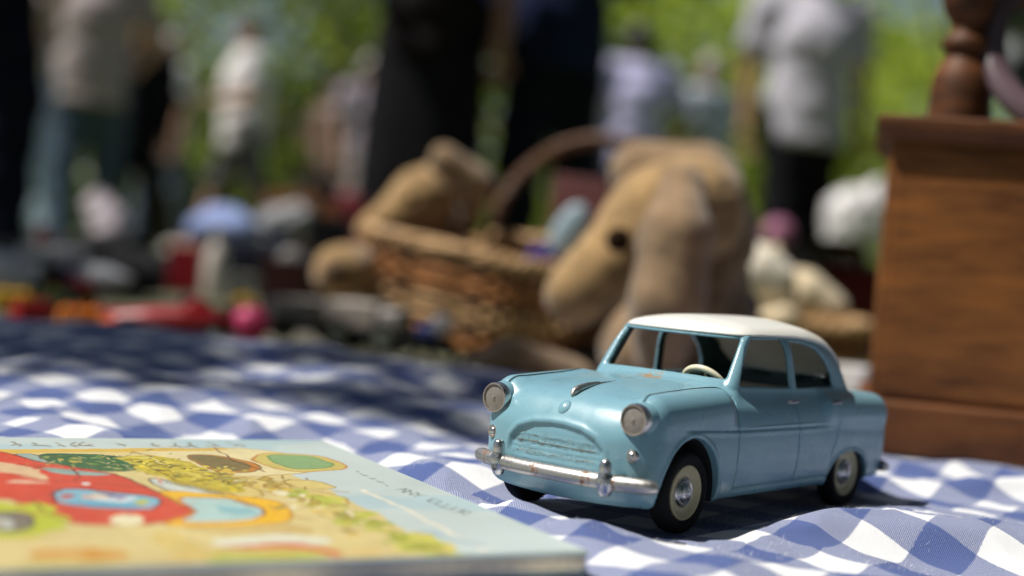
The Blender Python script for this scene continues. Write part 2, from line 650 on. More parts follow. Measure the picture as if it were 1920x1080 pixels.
def cloth_z(x, y):
    left = 1 / (1 + np.exp((x - .01 - .12 * (y - .8)) / .035))
    rise = .020 * sstep(.66, .97, y) * left
    wx = x + .35 * y
    soft = (fbm(wx * 3.6 + 3, y * 7.5 + 1, 2) - .40) * .026
    rid = 1 - np.abs(2 * vnoise(wx * 5.5 + 2.3, y * 15 - x * 3 + 7.7) - 1)
    rid2 = 1 - np.abs(2 * vnoise(wx * 10 + 40.3, y * 30 - x * 9 + 27.7) - 1)
    rid3 = 1 - np.abs(2 * vnoise(wx * 26 + 11.3, y * 60 - x * 12 + 3.7) - 1)
    soften = lambda r: r * r * (3 - 2 * r)
    w = soft * .75 + .0085 * (soften(rid) - .45) + .0042 * (soften(rid2) - .45) + .0026 * (rid3 - .5)
    flat = np.maximum.reduce([
        rect_mask(x, y, (CAR_X, CAR_Y), _fw, _lf, -.080, .082, -.040, .040, .030),
        rect_mask(x, y, BK_A, _bs, _bt, 0, BK_W, 0, BK_L, .028),
        rect_mask(x, y, (.218, .835), (1, 0), (0, 1), -.01, .25, -.02, .2, .04)])
    w = w * (1 - flat) + .0012 * (rid2 - .5) * flat
    front = -.13 * np.maximum(0, .56 - y - .1 * np.maximum(0, .25 - x)) * sstep(.06, .16, x) * (1 - flat)
    z = rise + w + front
    # sink under what rests on it
    z = np.where(flat > .97, np.minimum(z, -.0004), z)
    edge = .985 + .03 * vnoise(x * 7, y * 3) + .015 * np.sin(x * 23)
    far = sstep(0, .10, y - edge)
    z = z * (1 - far) + (GZ + .004) * far + 0.006 * far * (1 - far)
    return z


gx = np.concatenate([np.linspace(-.62, -.2, 150)[:-1], np.linspace(-.2, .36, 420)[:-1], np.linspace(.36, .62, 90)])
gy = np.concatenate([np.linspace(.20, .40, 60)[:-1], np.linspace(.40, .75, 300)[:-1], np.linspace(.75, 1.16, 180)])
X, Y = np.meshgrid(gx, gy, indexing='xy')
Z = cloth_z(X, Y)
ids = np.arange(X.size).reshape(X.shape)
cloth = obj("tablecloth", np.stack([X.ravel(), Y.ravel(), Z.ravel()], 1), quad(ids), GINGHAM)
tag(cloth, "blue and white gingham cloth spread rumpled under the toy car and picture book", "tablecloth")
uvl = cloth.data.uv_layers.new(name="UVMap")
vi = np.empty(len(cloth.data.loops), np.int32); cloth.data.loops.foreach_get("vertex_index", vi)
ca, sa = math.cos(math.radians(-34.6)), math.sin(math.radians(-34.6))
U = (X * ca + Y * sa).ravel() + .012; V = (-X * sa + Y * ca).ravel() + .004
uvl.data.foreach_set("uv", np.stack([U[vi], V[vi]], 1).astype(np.float32).ravel())
sol = cloth.modifiers.new("thickness", 'SOLIDIFY'); sol.thickness = .0008; sol.offset = -1

# lint standing up from the worn weave, near the focus
fv, ff = [], []
lx, ly = RNG.uniform(-.08, .32, 15000), RNG.uniform(.43, .64, 15000)
ok_ = (rect_mask(lx, ly, BK_A, _bs, _bt, 0, BK_W, 0, BK_L, .002) < .5) & (fbm(lx * 60, ly * 60) > .40)
lx, ly = lx[ok_], ly[ok_]
lz = cloth_z(lx, ly)
for x, y, z in zip(lx, ly, lz):
    L = RNG.uniform(.0007, .0019) * (1.6 if RNG.random() < .12 else 1); a = RNG.uniform(0, 6.28)
    d = np.array([math.cos(a), math.sin(a), RNG.uniform(.4, 1.3)]); d /= np.linalg.norm(d)
    s = np.array([-math.sin(a), math.cos(a), 0]) * .000045
    c = np.array([x, y, z]); k = len(fv)
    bend = np.array([math.cos(a + 1.7), math.sin(a + 1.7), -.5]) * L * RNG.uniform(-.5, .5)
    mid = c + d * L * .5 + bend; top = c + d * L * .9 + bend * 2.2
    fv += [c - s, c + s, mid + s, mid - s, top]
    ff += [(k, k + 1, k + 2, k + 3), (k + 3, k + 2, k + 4)]
lint = obj("lint_fibre", fv, ff, mat("white_lint", (.75, .76, .80), .9, var=.1), cloth)
tag(lint, "fine pale fuzz standing up from the worn weave", kind="stuff")

# ------------------------------------------------------------------ the toy car (millimetres in, metres out)
def lut(pts, smoothing=True):
    pts = sorted(pts); x = np.array([p[0] for p in pts], float); y = np.array([p[1] for p in pts], float)
    dx = np.diff(x); dl = np.diff(y) / dx
    mm = np.zeros_like(y)
    for i in range(1, len(x) - 1):
        if dl[i - 1] * dl[i] > 0:
            w1 = 2 * dx[i] + dx[i - 1]; w2 = dx[i] + 2 * dx[i - 1]
            mm[i] = (w1 + w2) / (w1 / dl[i - 1] + w2 / dl[i])
    mm[0], mm[-1] = dl[0], dl[-1]
    xs = np.linspace(x[0], x[-1], 1500)
    k = np.clip(np.searchsorted(x, xs) - 1, 0, len(x) - 2)
    t = (xs - x[k]) / dx[k]
    ys = (2 * t ** 3 - 3 * t ** 2 + 1) * y[k] + (t ** 3 - 2 * t ** 2 + t) * dx[k] * mm[k] + (-2 * t ** 3 + 3 * t ** 2) * y[k + 1] + (t ** 3 - t ** 2) * dx[k] * mm[k + 1]
    return lambda q: np.interp(q, xs, ys)


TOP = lut([(-110, 44), (-100, 45.5), (-90, 48.6), (-75, 50.6), (-60, 52), (-20, 52.6), (20, 53.6), (33, 54.2), (40, 54.0), (55, 53.0), (75, 51.0), (85, 49.0), (92, 46.6), (97, 43), (104, 38)])
HW = lut([(6, 36.0), (11, 38.2), (14.5, 39.0), (20, 39.8), (30, 40.2), (38, 39.8), (44, 38.2), (50, 35.5), (58, 30)])
ROOF = lut([(-80, 34), (-68, 49), (-63, 62), (-56, 70.4), (-46, 75.4), (-30, 77.8), (-12, 77.9), (8, 77.7), (20, 76.3), (30, 75.2), (45, 71)])
DRIP = lut([(-75, 46), (-68, 52), (-60, 60.5), (-53, 66.2), (-42, 69.8), (-25, 71.8), (0, 72.4), (20, 72.4), (45, 72.4)])
SEAM = lut([(30, 37), (36, 35), (45, 31.8), (60, 29.6), (78, 29.6), (88, 31.0), (96, 33.0), (104, 34)])


def f_green(x, y, z, grow=0.0):
    ay = np.abs(y)
    hw = 34.2 - (z - 51) * .140
    ws = 38.2 - 7.2 * (ay / 29.0) ** 2 - (z - 55.2) * .70
    d = smax(ay - hw, (z - (ROOF(x) - 3.7 * (ay / 29.0) ** 2)) * .86, 8.0)
    d = smax(d, (x - ws) * .82, 2.6)
    d = np.maximum(d, 44.0 - z)
    return d - grow


WIN_F = [(19.0, 70.2), (26.6, 53.8), (-12.0, 52.6), (-9.8, 70.6)]
WIN_R = [(-15.4, 69.8), (-18.2, 52.4), (-49.5, 52.2), (-48.2, 56.5), (-43.5, 62.5), (-36.0, 67.2), (-27, 69.0)]
MOUTH = [(-22.5, 24.0), (-21.2, 29.6), (-17.5, 33.4), (-11.0, 35.8), (-3, 36.7), (3, 36.7), (11.0, 35.8), (17.5, 33.4), (21.2, 29.6), (22.5, 24.0), (19, 20.5), (-19, 20.5)]


def f_shell(x, y, z):
    """outer painted skin, without openings"""
    ay = np.abs(y)
    top = (z - (TOP(x) - 3.4 * (ay / 38.0) ** 2 * sstep(120, 60, np.abs(x)))) * .95
    side = ay - HW(z) + .00045 * (x + 5) ** 2 * (x < -5) * .18
    d = smax(top, side, 7.5)
    xf = 99.4 - 6.6 * (ay / 40.0) ** 2.8 - 4.2 * np.maximum(0, (24 - z) / 14.0) ** 1.8 - 1.8 * np.maximum(0, (z - 34) / 10) ** 2
    d = smax(d, (x - xf) * .96, 9.5)
    xr = -102.5 + 4.0 * (ay / 38.0) ** 3 + 1.5 * np.maximum(0, (20 - z) / 12) ** 2 + 1.2 * np.maximum(0, (z - 34) / 10) ** 2
    d = smax(d, xr - x, 8.0)
    zb = 10.6 + .6 * (x > 60) - 1.8 * sstep(62, 90, x) * (1 - (ay / 42) ** 2)
    d = smax(d, (zb - z), 2.6)
    # front wings running back from the headlamps, rear wings to the tail lamps
    d = smin(d, rcone(x, ay, z, (84.0, 32.2, 43.6), (44, 32.6, 45.2), 7.3, 7.3), 5.0)
    d = smin(d, rcone(x, ay, z, (-90, 33.0, 40.5), (-40, 33.0, 42.5), 6.4, 6.4), 5.0)
    return d


def f_body(x, y, z):
    ay = np.abs(y)
    d = f_shell(x, y, z)
    g = f_green(x, y, z)
    d = smin(d, np.maximum(g, z - DRIP(x) - .15), 2.2)
    # mouth of the grille
    mo = poly2(y, z, MOUTH)
    near = x > 80
    for z0 in (22.8, 24.9, 27.0, 29.1, 31.2):
        d = d - near * .20 * np.exp(-((z - z0) / .42) ** 2) * sstep(-.8, -2.2, mo)
    d = d + near * 1.15 * sstep(.6, -1.6, mo) * sstep(20.5, 30, z)
    d = d - near * .35 * np.exp(-((mo - 1.3) / 1.0) ** 2) * sstep(22, 31, z)
    # pressed lines
    side = ay > 34.0
    gr = lambda dist, w, dep: dep * np.exp(-(dist / w) ** 2)
    d = d + side * gr(seg2(x, z, [(34.2, 50.5), (35.6, 44), (36, 36), (35.6, 14.3)]), .42, .55) * (z < 51)
    d = d + side * gr(seg2(x, z, [(-10.2, 51), (-11.6, 44), (-12.2, 30), (-11.2, 14.3)]), .42, .55)
    d = d + side * gr(seg2(x, z, [(-47.5, 51), (-47.5, 40), (-45.5, 31), (-41, 23)]), .42, .4)
    d = d + side * gr(seg2(x, z, [(35.6, 14.3), (-41, 14.3)]), .45, .45)
    cl = seg2(x, z, [(76, 38.9), (36, 37.2), (-12, 36.6), (-44, 36.4)])
    d = d + side * gr(cl, .5, .35) * sstep(77, 70, x) * sstep(-46, -20, x)
    d = d - side * gr(cl + .0 * x - 1.2, .8, .22) * sstep(77, 70, x) * sstep(-46, -20, x) * (z < 38)
    # bonnet seam and centre crease
    topm = (z > 41) & (x > 34) & (x < 101)
    d = d + topm * gr(np.abs(ay - SEAM(x)) * .95, .46, 1.0)
    d = d + ((z > 46) & (x > 42) & (x < 74)) * gr(ay, .5, .25)
    d = d + ((z > 50) & (x > 36) & (x < 50)) * gr(np.abs(x - (43.5 - 9.0 * (ay / 33.0) ** 2)), .45, .5) * (ay < 35)
    # wheel arches with a rolled lip
    a1 = (np.hypot((x - 67.3) / 19.6, (z - 15.2) / 20.4) - 1) * 20.0
    a2 = (np.hypot((x + 60.0) / 19.2, (z - 12.0) / 12.2) - 1) * 15.0
    lip = np.minimum(np.abs(a1 - .9), np.abs(a2 - .8))
    d = d - (ay > 33) * .45 * np.exp(-(lip / .75) ** 2) * (z > 10)
    arch = np.minimum(np.where(a1 < 5, np.maximum(a1, 22.5 - ay), 9), np.where(a2 < 5, np.maximum(a2, 22.5 - ay), 9))
    d = np.maximum(d, -arch)
    # openings
    wy = 29.9 - (z - 55.2) * .105
    cab = np.maximum(f_green(x, y, z) + 1.7, 51.0 - z)
    cab = np.maximum(cab, np.minimum(x - (18.8 + (70 - z) * .46), ay - wy + .5))
    low = np.maximum(np.maximum(ay - 31.0, np.maximum(x - 28.5, -62.0 - x)), np.maximum(22.0 - z, z - 53.5))
    d = smax(d, -np.minimum(cab, low), .8)
    wf = poly2(x, z, WIN_F) - .6; wr = poly2(x, z, WIN_R) - .6
    win = np.maximum(np.minimum(wf, wr), 24.0 - ay)
    d = smax(d, -win, .9)
    scr = np.maximum(np.maximum(ay - wy + .5, np.maximum(56.4 - .9 * (ay / 29) ** 2 - z, z - (DRIP(x) - 1.7))), np.maximum(10.0 - x, x - 60))
    d = smax(d, -scr, 1.4)
    d = smin(d, np.maximum(rcone(x, ay, z, (29.6, 30.4, 52.5), (15.6, 27.6, 72.5), 2.4, 1.8), z - DRIP(x) - .1), 1.2)
    bk = np.maximum(np.maximum(ay - 22.5, np.maximum(54.5 - z, z - 68.0)), x + 40.0)
    d = smax(d, -bk, .9)
    return d


def f_roof(x, y, z):
    d = smax(f_green(x, y, z, .8), DRIP(x) - .1 - z, .9)
    d = smax(d, -f_green(x, y, z, -1.3), .6)
    return d


car = thing("toy_car", "pale blue toy saloon car with white roof on the gingham cloth", "toy car", (CAR_X, CAR_Y, 0), CAR_YAW)
P, Fq = sdf_mesh(f_body, (-105, -45, 5), (106, 45, 76), .62)
cen = P[Fq].mean(1)
cx, cy, cz = cen.T; acy = np.abs(cy)
bon = (cz > 40) & (acy < SEAM(cx)) & (cx > (43.5 - 9.0 * (acy / 33.0) ** 2)) & (cx > 36) & (cz > 43.4 - .0 * cx) & (cx < 93.5)
sl_f = (acy > 33.5) & (cz > 14.3) & (cz < 51) & (cx < 35.6) & (cx > -11.6)
sl_r = (acy > 33.5) & (cz > 14.3) & (cz < 51) & (cx <= -11.6) & (cx > -46.5 + 4 * (cz < 30))
names_ = [("body", ~(bon | sl_f | sl_r)), ("bonnet", bon)]
for s in (1, -1):
    names_.append(("front_door", sl_f & (cy * s > 0))); names_.append(("rear_door", sl_r & (cy * s > 0)))
doors = {}
for nm, mk in names_:
    q = Fq[mk]
    u, inv = np.unique(q, return_inverse=True)
    o = obj(nm, P[u] * .001, inv.reshape(q.shape), PAINT, car)
    if nm.endswith("door"): doors[(nm, 1 if P[u][:, 1].mean() > 0 else -1)] = o
    cq = cen[mk]; ux, uy, uz = cq.T; ua = np.abs(uy)
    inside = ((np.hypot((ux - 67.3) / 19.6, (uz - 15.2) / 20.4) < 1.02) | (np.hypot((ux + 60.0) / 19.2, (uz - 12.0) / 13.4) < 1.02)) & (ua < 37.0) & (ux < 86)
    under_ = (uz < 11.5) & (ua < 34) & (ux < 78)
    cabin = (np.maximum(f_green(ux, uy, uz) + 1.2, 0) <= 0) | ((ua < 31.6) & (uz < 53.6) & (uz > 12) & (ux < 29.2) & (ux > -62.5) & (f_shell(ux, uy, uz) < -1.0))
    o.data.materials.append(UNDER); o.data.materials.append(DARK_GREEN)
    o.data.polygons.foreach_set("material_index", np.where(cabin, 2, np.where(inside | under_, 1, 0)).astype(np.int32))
P, Fq = sdf_mesh(f_roof, (-80, -37, 44), (50, 37, 82), .5)
obj("roof", P * .001, Fq, WHITE_PAINT, car)

K = .001
sc = lambda pr: [(r * K, h * K) for r, h in pr]
def front_x(y, z):
    x = np.full_like(y, 104.0)
    for _ in range(40): x = x - np.clip(f_body(x, y, z), -1, 1.5) * .9
    return x


for s in (1, -1):
    y = s * .0323
    h = MB().lathe(sc([(6.0, -12), (6.2, -6), (6.2, -1.5), (5.7, 0)]), 'x', (.0935, y, .0424), 40).build("headlight", PAINT, car)
    MB().lathe(sc([(4.85, 2.2), (5.05, 3.1), (5.5, 3.1), (5.85, 2.2), (5.9, 0), (5.6, -1)]), 'x', (.0938, y, .0424), 40).build("ring", m_chrome("lamp_rim", -.2, .22) if "lamp_rim" not in bpy.data.materials else bpy.data.materials["lamp_rim"], h)
    MB().lathe(sc([(.02, 3.6), (.5, 3.55), (.8, 3.1), (2.6, 2.95), (4.0, 2.65), (4.95, 2.3), (4.95, 1)]), 'x', (.0938, y, .0424), 40).build("lens", LENS, h)
    fx = float(front_x(np.array([s * 32.2]), np.array([29.5]))[0]) * K
    MB().lathe(sc([(.02, 1.3), (.8, 1.2), (1.4, .9), (1.6, .6), (2.2, .6), (2.5, .1), (2.55, -2.5)]), 'x', (fx, s * .0322, .0295), 24).build("sidelight", CHROME_BRIGHT, car)
    # tail lamps
    MB().lathe(sc([(.02, 1.6), (1.4, 1.2), (2.1, 0), (2.1, -2)]), 'x', (-.0985, s * .0325, .036), 20, -1).build("tail_light", mat("red_lamp", (.35, .01, .01), .2), car)
    for nm, hx, hz in (("front_door", -.0058, .0472), ("rear_door", -.0440, .0458)):
        hb = MB().tube([(hx - .0035, s * .0388, hz), (hx - .003, s * .0397, hz), (hx + .003, s * .0397, hz - .0002), (hx + .0035, s * .0388, hz - .0002)], [.0005, .00075, .00075, .0006], 8)
        hb.build("handle", CHROME_DARK, doors[(nm, s)])

# front bumper: a tube-like blade swept round the nose, split joints, two overriders
yb = np.linspace(-.0415, .0415, 61)
xb = .1040 - .0095 * (np.abs(yb) / .0415) ** 2.6
rb = .0028 * np.clip(1.15 - (np.abs(yb) / .0435) ** 14, .25, 1)
bp_ = np.stack([xb, yb, np.full_like(yb, .0203)], 1)
bumper = MB().tube(bp_, rb, 18).build("bumper", CHROME, car)
for s, yj in ((1, .0125), (-1, -.0135)):
    i = np.argmin(np.abs(yb - yj))
    MB().tube([bp_[i] - (0, .00035, 0), bp_[i] + (0, .00035, 0)], .0027, 18, caps=True).build("joint_band", CHROME_DARK, bumper)
for s in (1, -1):
    ob = MB()
    zz_ = np.linspace(-.0054, .0084, 26)
    prof = np.interp(zz_, [-.0054, -.005, -.003, 0, .002, .0032, .0055, .0074, .0082, .0084], [.0004, .0018, .0028, .0033, .0030, .0022, .0023, .0019, .0011, .0002])
    yo = s * .0246; xo = .1040 - .0095 * (abs(yo) / .0415) ** 2.6 + .0012
    ob.tube([(xo + .0004 * math.sin(t * 300), yo, .0203 + t) for t in zz_], prof, 18)
    ob.build("overrider", CHROME_BRIGHT, bumper)
    MB().box((xo - .004, yo - s * -.0036, .0226), (.005, .0022, .0012), bev=.0004).build("bracket", DARK_GREEN, bumper)
xb2 = -.1015 + .008 * (np.abs(yb) / .0415) ** 2.6
MB().tube(np.stack([xb2, yb, np.full_like(yb, .0155)], 1), rb * .95, 14).build("rear_bumper", CHROME_DARK, car)

bumper.location = (0, .0020, -.0004)

# badge, bonnet mascot, grille pressing
bx0 = float(front_x(np.zeros(1), np.array([43.0]))[0])
bm_ = MB().lathe(sc([(.02, 1.0), (.6, .95), (1.2, .8), (1.7, .6), (2.3, .38), (2.7, .1), (3.0, -.5), (3.0, -2.0)]), 'z', n=28)
rb_ = roty(math.radians(52))
bm_.v = [tuple(rb_ @ np.array((p[0] * 1.12, p[1] * .95, p[2])) + np.array((bx0 * K, 0, .0430))) for p in bm_.v]
bm_.build("badge", PAINT, car)


def top_z(x, y):
    z = np.full_like(x, 60.0)
    for _ in range(60): z = z - np.clip(f_body(x, y, z), -1, 1.5) * .8
    return z


ch = MB()
t = np.linspace(0, 1, 26)
mx_ = 90.8 - 27.0 * t
rr_ = .00140 * np.interp(t, [0, .03, .1, .3, .55, .8, 1], [.35, .85, 1.0, .85, .5, .22, .1])
ch.tube(np.stack([mx_ * K, 0 * t, top_z(mx_, 0 * t) * K + rr_ * np.interp(t, [0, .5, 1], [.75, .5, .1])], 1), rr_, 12, flat=1.15)
ch.build("bonnet_mascot", CHROME, car)
gv, gf, hv, hf = [], [], [], []


for row, (z0, n_, sp_) in enumerate(((31.4, 34, .35), (29.6, 70, .5), (28.2, 60, .4), (25.6, 60, .35), (24.4, 26, .35))):
    ys = RNG.uniform(-17.5, 17.0, n_); zs = z0 + RNG.normal(0, sp_, n_) - .018 * ys * 0
    xs = front_x(ys, zs) + .04
    for x_, y_, z_ in zip(xs, ys, zs):
        if RNG.random() < .5: L, h_ = RNG.uniform(.3, 1.8), RNG.uniform(.025, .065)
        else: L, h_ = RNG.uniform(.03, .08), RNG.uniform(.15, .55)
        tv, tf = (gv, gf) if RNG.random() < .52 else (hv, hf)
        k = len(tv)
        x2 = front_x(np.array([y_ - L, y_ + L, y_ + L * .9, y_ - L * .8]), np.array([z_ - h_, z_ - h_ * .7, z_ + h_, z_ + h_ * .8])) + .05
        tv += [(x2[0] * K, (y_ - L) * K, (z_ - h_) * K), (x2[1] * K, (y_ + L) * K, (z_ - h_ * .7) * K), (x2[2] * K, (y_ + L * .9) * K, (z_ + h_) * K), (x2[3] * K, (y_ - L * .8) * K, (z_ + h_ * .8) * K)]
        tf.append((k, k + 1, k + 2, k + 3))
gt = obj("grille_pressing", gv, gf, FLAKE, car); tag(gt, kind="stuff")
gt2 = obj("grille_scratches", hv, hf, GROOVE_MAT, car); tag(gt2, kind="stuff")
for z0 in (29.0, 25.2):
    ys = np.linspace(-18.5, 18, 60)
    xs = front_x(ys, np.full_like(ys, z0)) + .02
    MB().tube(np.stack([xs, ys, z0 + .07 * np.sin(ys * .5)], 1) * K, .00010 * (.4 + RNG.random(60)), 5).build("grille_bar", FLAKE, car)

for s in (1, -1):
    xs_ = np.linspace(37.5, 93, 50)
    ys_ = s * SEAM(xs_)
    zs_ = np.full_like(xs_, 60.0)
    for _ in range(60): zs_ = zs_ - np.clip(f_shell(xs_, ys_, zs_), -1, 1.5) * .8
    MB().tube(np.stack([xs_, ys_, zs_ - .02], 1) * K, .00021, 6).build("bonnet_gap", UNDER, car)

# wheels
def wheel_parts(root):
    MB().lathe(sc([(10.0, 2.9), (11.2, 3.7), (12.4, 4.1), (13.6, 3.9), (14.6, 3.2), (15.15, 2.2), (15.35, 1.2), (15.36, -1.2), (15.1, -2.4), (14.4, -3.3), (12.8, -4), (10, -3.6), (8, -3.6)]), 'y', n=64).build("tyre", RUBBER, root)
    MB().lathe(sc([(5.2, 2.2), (6.6, 2.0), (7.9, 2.4), (8.6, 3.2), (9.4, 3.7), (10.05, 3.6), (10.25, 3.0), (10.2, 1.0)]), 'y', n=64).build("rim", CREAM, root)
    hub = MB().lathe(sc([(.02, 5.0), (.75, 4.95), (1.0, 4.6), (1.45, 4.55), (1.6, 4.2), (2.6, 4.0), (3.6, 3.2), (3.9, 2.9), (4.2, 3.2), (4.6, 3.3), (5.0, 3.1), (5.7, 2.3), (5.75, 1.5)]), 'y', n=56)
    hub.build("hubcap", CHROME_BRIGHT, root)


wheel_src = None
for wx, s in ((.0674, 1), (.0674, -1), (-.0606, 1), (-.0606, -1)):
    w = bpy.data.objects.new("wheel", None); COL.objects.link(w); w.parent = car
    w.location = (wx, s * .0347, .01536 - (.0007 if wx < 0 else 0)); w.rotation_euler = (0, RNG.uniform(0, 6), 0 if s > 0 else math.pi)
    if wheel_src is None:
        wheel_parts(w); wheel_src = w
    else:
        for chd in list(wheel_src.children):
            c2 = chd.copy(); COL.objects.link(c2); c2.parent = w

# inside
MB().box((-.013, 0, .0225), (.094, .062, .002)).build("floor", UNDER, car)
MB().box((0, 0, .0105), (.17, .044, .004)).build("chassis", UNDER, car)
for xs_ in (.0687, -.0592):
    MB().tube([(xs_, -.034, .01536), (xs_, .034, .01536)], .0016, 10).build("axle", UNDER, car)
st = MB().box((-.045, 0, .027), (.020, .056, .016), bev=.004)
st.box((-.0555, 0, .038), (.008, .056, .020), roty(-.2), bev=.003)
st.build("seat", SEAT_MAT, car)
st = MB().box((-.004, 0, .027), (.020, .056, .013), bev=.004)
st.box((-.0145, 0, .036), (.006, .056, .018), roty(-.2), bev=.002)
st.build("seat", mat("dark_seat_plastic", (.05, .06, .06), .5), car)
a = np.linspace(0, 2 * math.pi, 49)[:-1]
tilt = rotz(0) @ roty(math.radians(-52))
ring = np.stack([.0095 * np.cos(a), .0095 * np.sin(a), 0 * a], 1) @ tilt.T + (.0250, .0165, .0512)
swl = MB().tube(ring, .00125, 12, closed=True)
for k in (0.3, 2.4, 4.5):
    e = np.array([.0092 * math.cos(k), .0092 * math.sin(k), 0]) @ tilt.T
    swl.tube([np.array((.0250, .0165, .0512)), np.array((.0250, .0165, .0512)) + e], .0006, 6)
swl.build("steering_wheel", IVORY, car)
MB().tube([(.0250, .0165, .0512), (.0400, .0165, .038)], .001, 8).build("steering_column", DARK_GREEN, car)

# ------------------------------------------------------------------ picture book
BZ0, BZ1 = 0.0022, 0.0086
book = thing("picture_book", "thin picture book with a painted red car on its pale cover, lying on the cloth", "book")


def bk(s, t, z=0.0):
    """s metres leftwards from the right edge, t metres from the back edge towards the camera"""
    p = BK_A + _bs * s + _bt * t
    return np.array([p[0], p[1], z])


def bk_slab(name, s0, s1, t0, t1, z0, z1, material, rad=.0025):
    n = 6
    out = []
    for (cs, ct, a0) in ((s0 + rad, t0 + rad, math.pi), (s1 - rad, t0 + rad, 1.5 * math.pi), (s1 - rad, t1 - rad, 0), (s0 + rad, t1 - rad, .5 * math.pi)):
        for k in range(n):
            a = a0 + .5 * math.pi * k / (n - 1)
            out.append((cs + rad * math.cos(a), ct + rad * math.sin(a)))
    N = len(out); v = []; b = min(.0004, (z1 - z0) * .3)
    ctr = np.mean(out, 0)
    for ins, z in ((b, z0), (0, z0 + b), (0, z1 - b), (b, z1)):
        for q in out:
            d = np.array(q) - ctr; d = d / np.linalg.norm(d)
            v.append(bk(q[0] - d[0] * ins, q[1] - d[1] * ins, z))
    f = [tuple(range(N - 1, -1, -1)), tuple(range(3 * N, 4 * N))]
    for l in range(3):
        for k in range(N):
            j = (k + 1) % N
            f.append((l * N + k, l * N + j, (l + 1) * N + j, (l + 1) * N + k))
    mb = MB().add(v, f)
    return mb.build(name, material, book)


CARD = mat("blue_grey_board", srgb(186, 200, 198), .45, var=.08)
PAGES = mat("paper_pages", (.80, .70, .52), .8, var=.15, scale=700)
bk_slab("back_cover", 0, BK_W, 0, BK_L, BZ0, BZ0 + .0009, CARD)
bk_slab("page_block", .0006, BK_W - .001, .0008, BK_L - .0005, BZ0 + .0009, BZ1 - .0010, PAGES, .003)
bk_slab("front_cover", 0, BK_W, 0, BK_L, BZ1 - .0010, BZ1, CARD)

# cover print: polygons in cover coordinates found from where they lie on the cover
NS, NT = 560, 430
SS, TT = np.meshgrid(np.linspace(.0012, BK_W - .0012, NS), np.linspace(.0012, BK_L - .0012, NT), indexing='ij')
wob = (fbm(SS * 90, TT * 90, 3) - .45) * .0045; wob2 = (fbm(SS * 90 + 50, TT * 90 + 9, 3) - .45) * .0045
fine = fbm(SS * 420, TT * 420, 3)
wash = fbm(SS * 28 + 5, TT * 28, 4)
img = np.ones((NS, NT, 3)) * np.array(srgb(204, 217, 213))
img *= (.88 + .24 * wash)[..., None]
blue_w = sstep(.5, .62, fbm(SS * 22 + 9, TT * 40 + 3, 3))
img = img * (1 - .35 * blue_w[..., None]) + .35 * blue_w[..., None] * np.array(srgb(150, 196, 212))


def cover_pt(px, py):
    p = on_z(px, py, BZ1)[:2] - BK_A
    return (float(p @ _bs), float(p @ _bt))


def ink(mask, color, var=.25, a=1.0):
    c = np.array(srgb(*color)) * (1 - var / 2 + var * fine)[..., None] * (.9 + .2 * wash[..., None])
    m_ = (mask * a)[..., None]
    img[:] = img * (1 - m_) + c * m_


def patch(pts, color, w=1.0, outline=None, var=.25, a=1.0, round_=0.0):
    if len(pts) < 16:
        for _ in range(2):
            pts = [q_ for p_, n_ in zip(pts, list(pts[1:]) + [pts[0]]) for q_ in ((.8 * p_[0] + .2 * n_[0], .8 * p_[1] + .2 * n_[1]), (.2 * p_[0] + .8 * n_[0], .2 * p_[1] + .8 * n_[1]))]
    q = [cover_pt(*p) for p in pts]
    d = poly2(SS + wob * w, TT + wob2 * w, q) - round_
    ink((d < 0).astype(float), color, var, a)
    if outline: ink((np.abs(d) < .00045 + .0003 * fine).astype(float), outline, .2, .8)


def oval(px, py, rx, ry, color, w=.6, outline=None, a=1.0):
    patch([(px + rx * math.cos(t), py + ry * math.sin(t)) for t in np.linspace(0, 2 * math.pi, 25)[:-1]], color, w, outline, a=a)


def stroke(pts, color, wd=.0006, w=.5, a=1.0):
    q = [cover_pt(*p) for p in pts]
    ink((seg2(SS + wob * w, TT + wob2 * w, q) < wd * (.5 + fine)).astype(float), color, .2, a)


TAN, CREAMY, LINE = (226, 206, 142), (236, 220, 166), (96, 78, 60)
patch([(-500, 900), (-200, 846), (0, 846), (420, 842), (560, 898), (690, 955), (845, 1050), (700, 1075), (200, 1100), (-500, 1180)], TAN)
patch([(215, 843), (480, 841), (600, 868), (590, 890), (440, 900), (330, 866)], CREAMY, outline=(190, 150, 80))
patch([(-300, 848), (420, 841), (440, 847), (-300, 856)], (226, 188, 88))
patch([(60, 852), (232, 856), (292, 880), (218, 889), (100, 873)], (70, 108, 66), .8, (48, 70, 48))
for k in range(26):
    x = RNG.uniform(80, 290); y = 856 + RNG.uniform(0, 26)
    oval(x, y, RNG.uniform(3, 9), RNG.uniform(1, 2.5), [(110, 142, 70), (150, 160, 90), (190, 170, 80), (52, 84, 52)][k % 4], 2)
patch([(20, 853), (65, 854), (105, 874), (60, 870)], (160, 180, 170), .7, LINE)
patch([(340, 855), (400, 855), (470, 868), (492, 881), (470, 890), (405, 889)], (206, 132, 52), .6, (130, 96, 56))
patch([(345, 856), (398, 856), (456, 868), (474, 880), (455, 887), (408, 887)], (136, 118, 72), .6)
patch([(490, 850), (600, 855), (652, 874), (640, 884), (556, 890), (470, 868)], (216, 196, 110), 1, (200, 130, 62))
patch([(505, 853), (590, 857), (628, 873), (612, 880), (560, 884), (500, 866)], (148, 180, 124), 1, (104, 150, 90))
patch([(262, 898), (330, 906), (420, 922), (400, 930), (320, 926)], (214, 220, 208), 1, LINE)
for pts in ([(430, 895), (530, 905), (560, 925), (490, 928)], [(520, 902), (600, 905), (640, 920), (570, 922)], [(560, 925), (640, 930), (665, 950), (590, 952)], [(440, 905), (500, 930), (470, 940), (400, 925)], [(590, 955), (640, 960), (660, 975), (610, 975)]):
    patch(pts, (228, 206, 128), 1.2, (176, 140, 60))
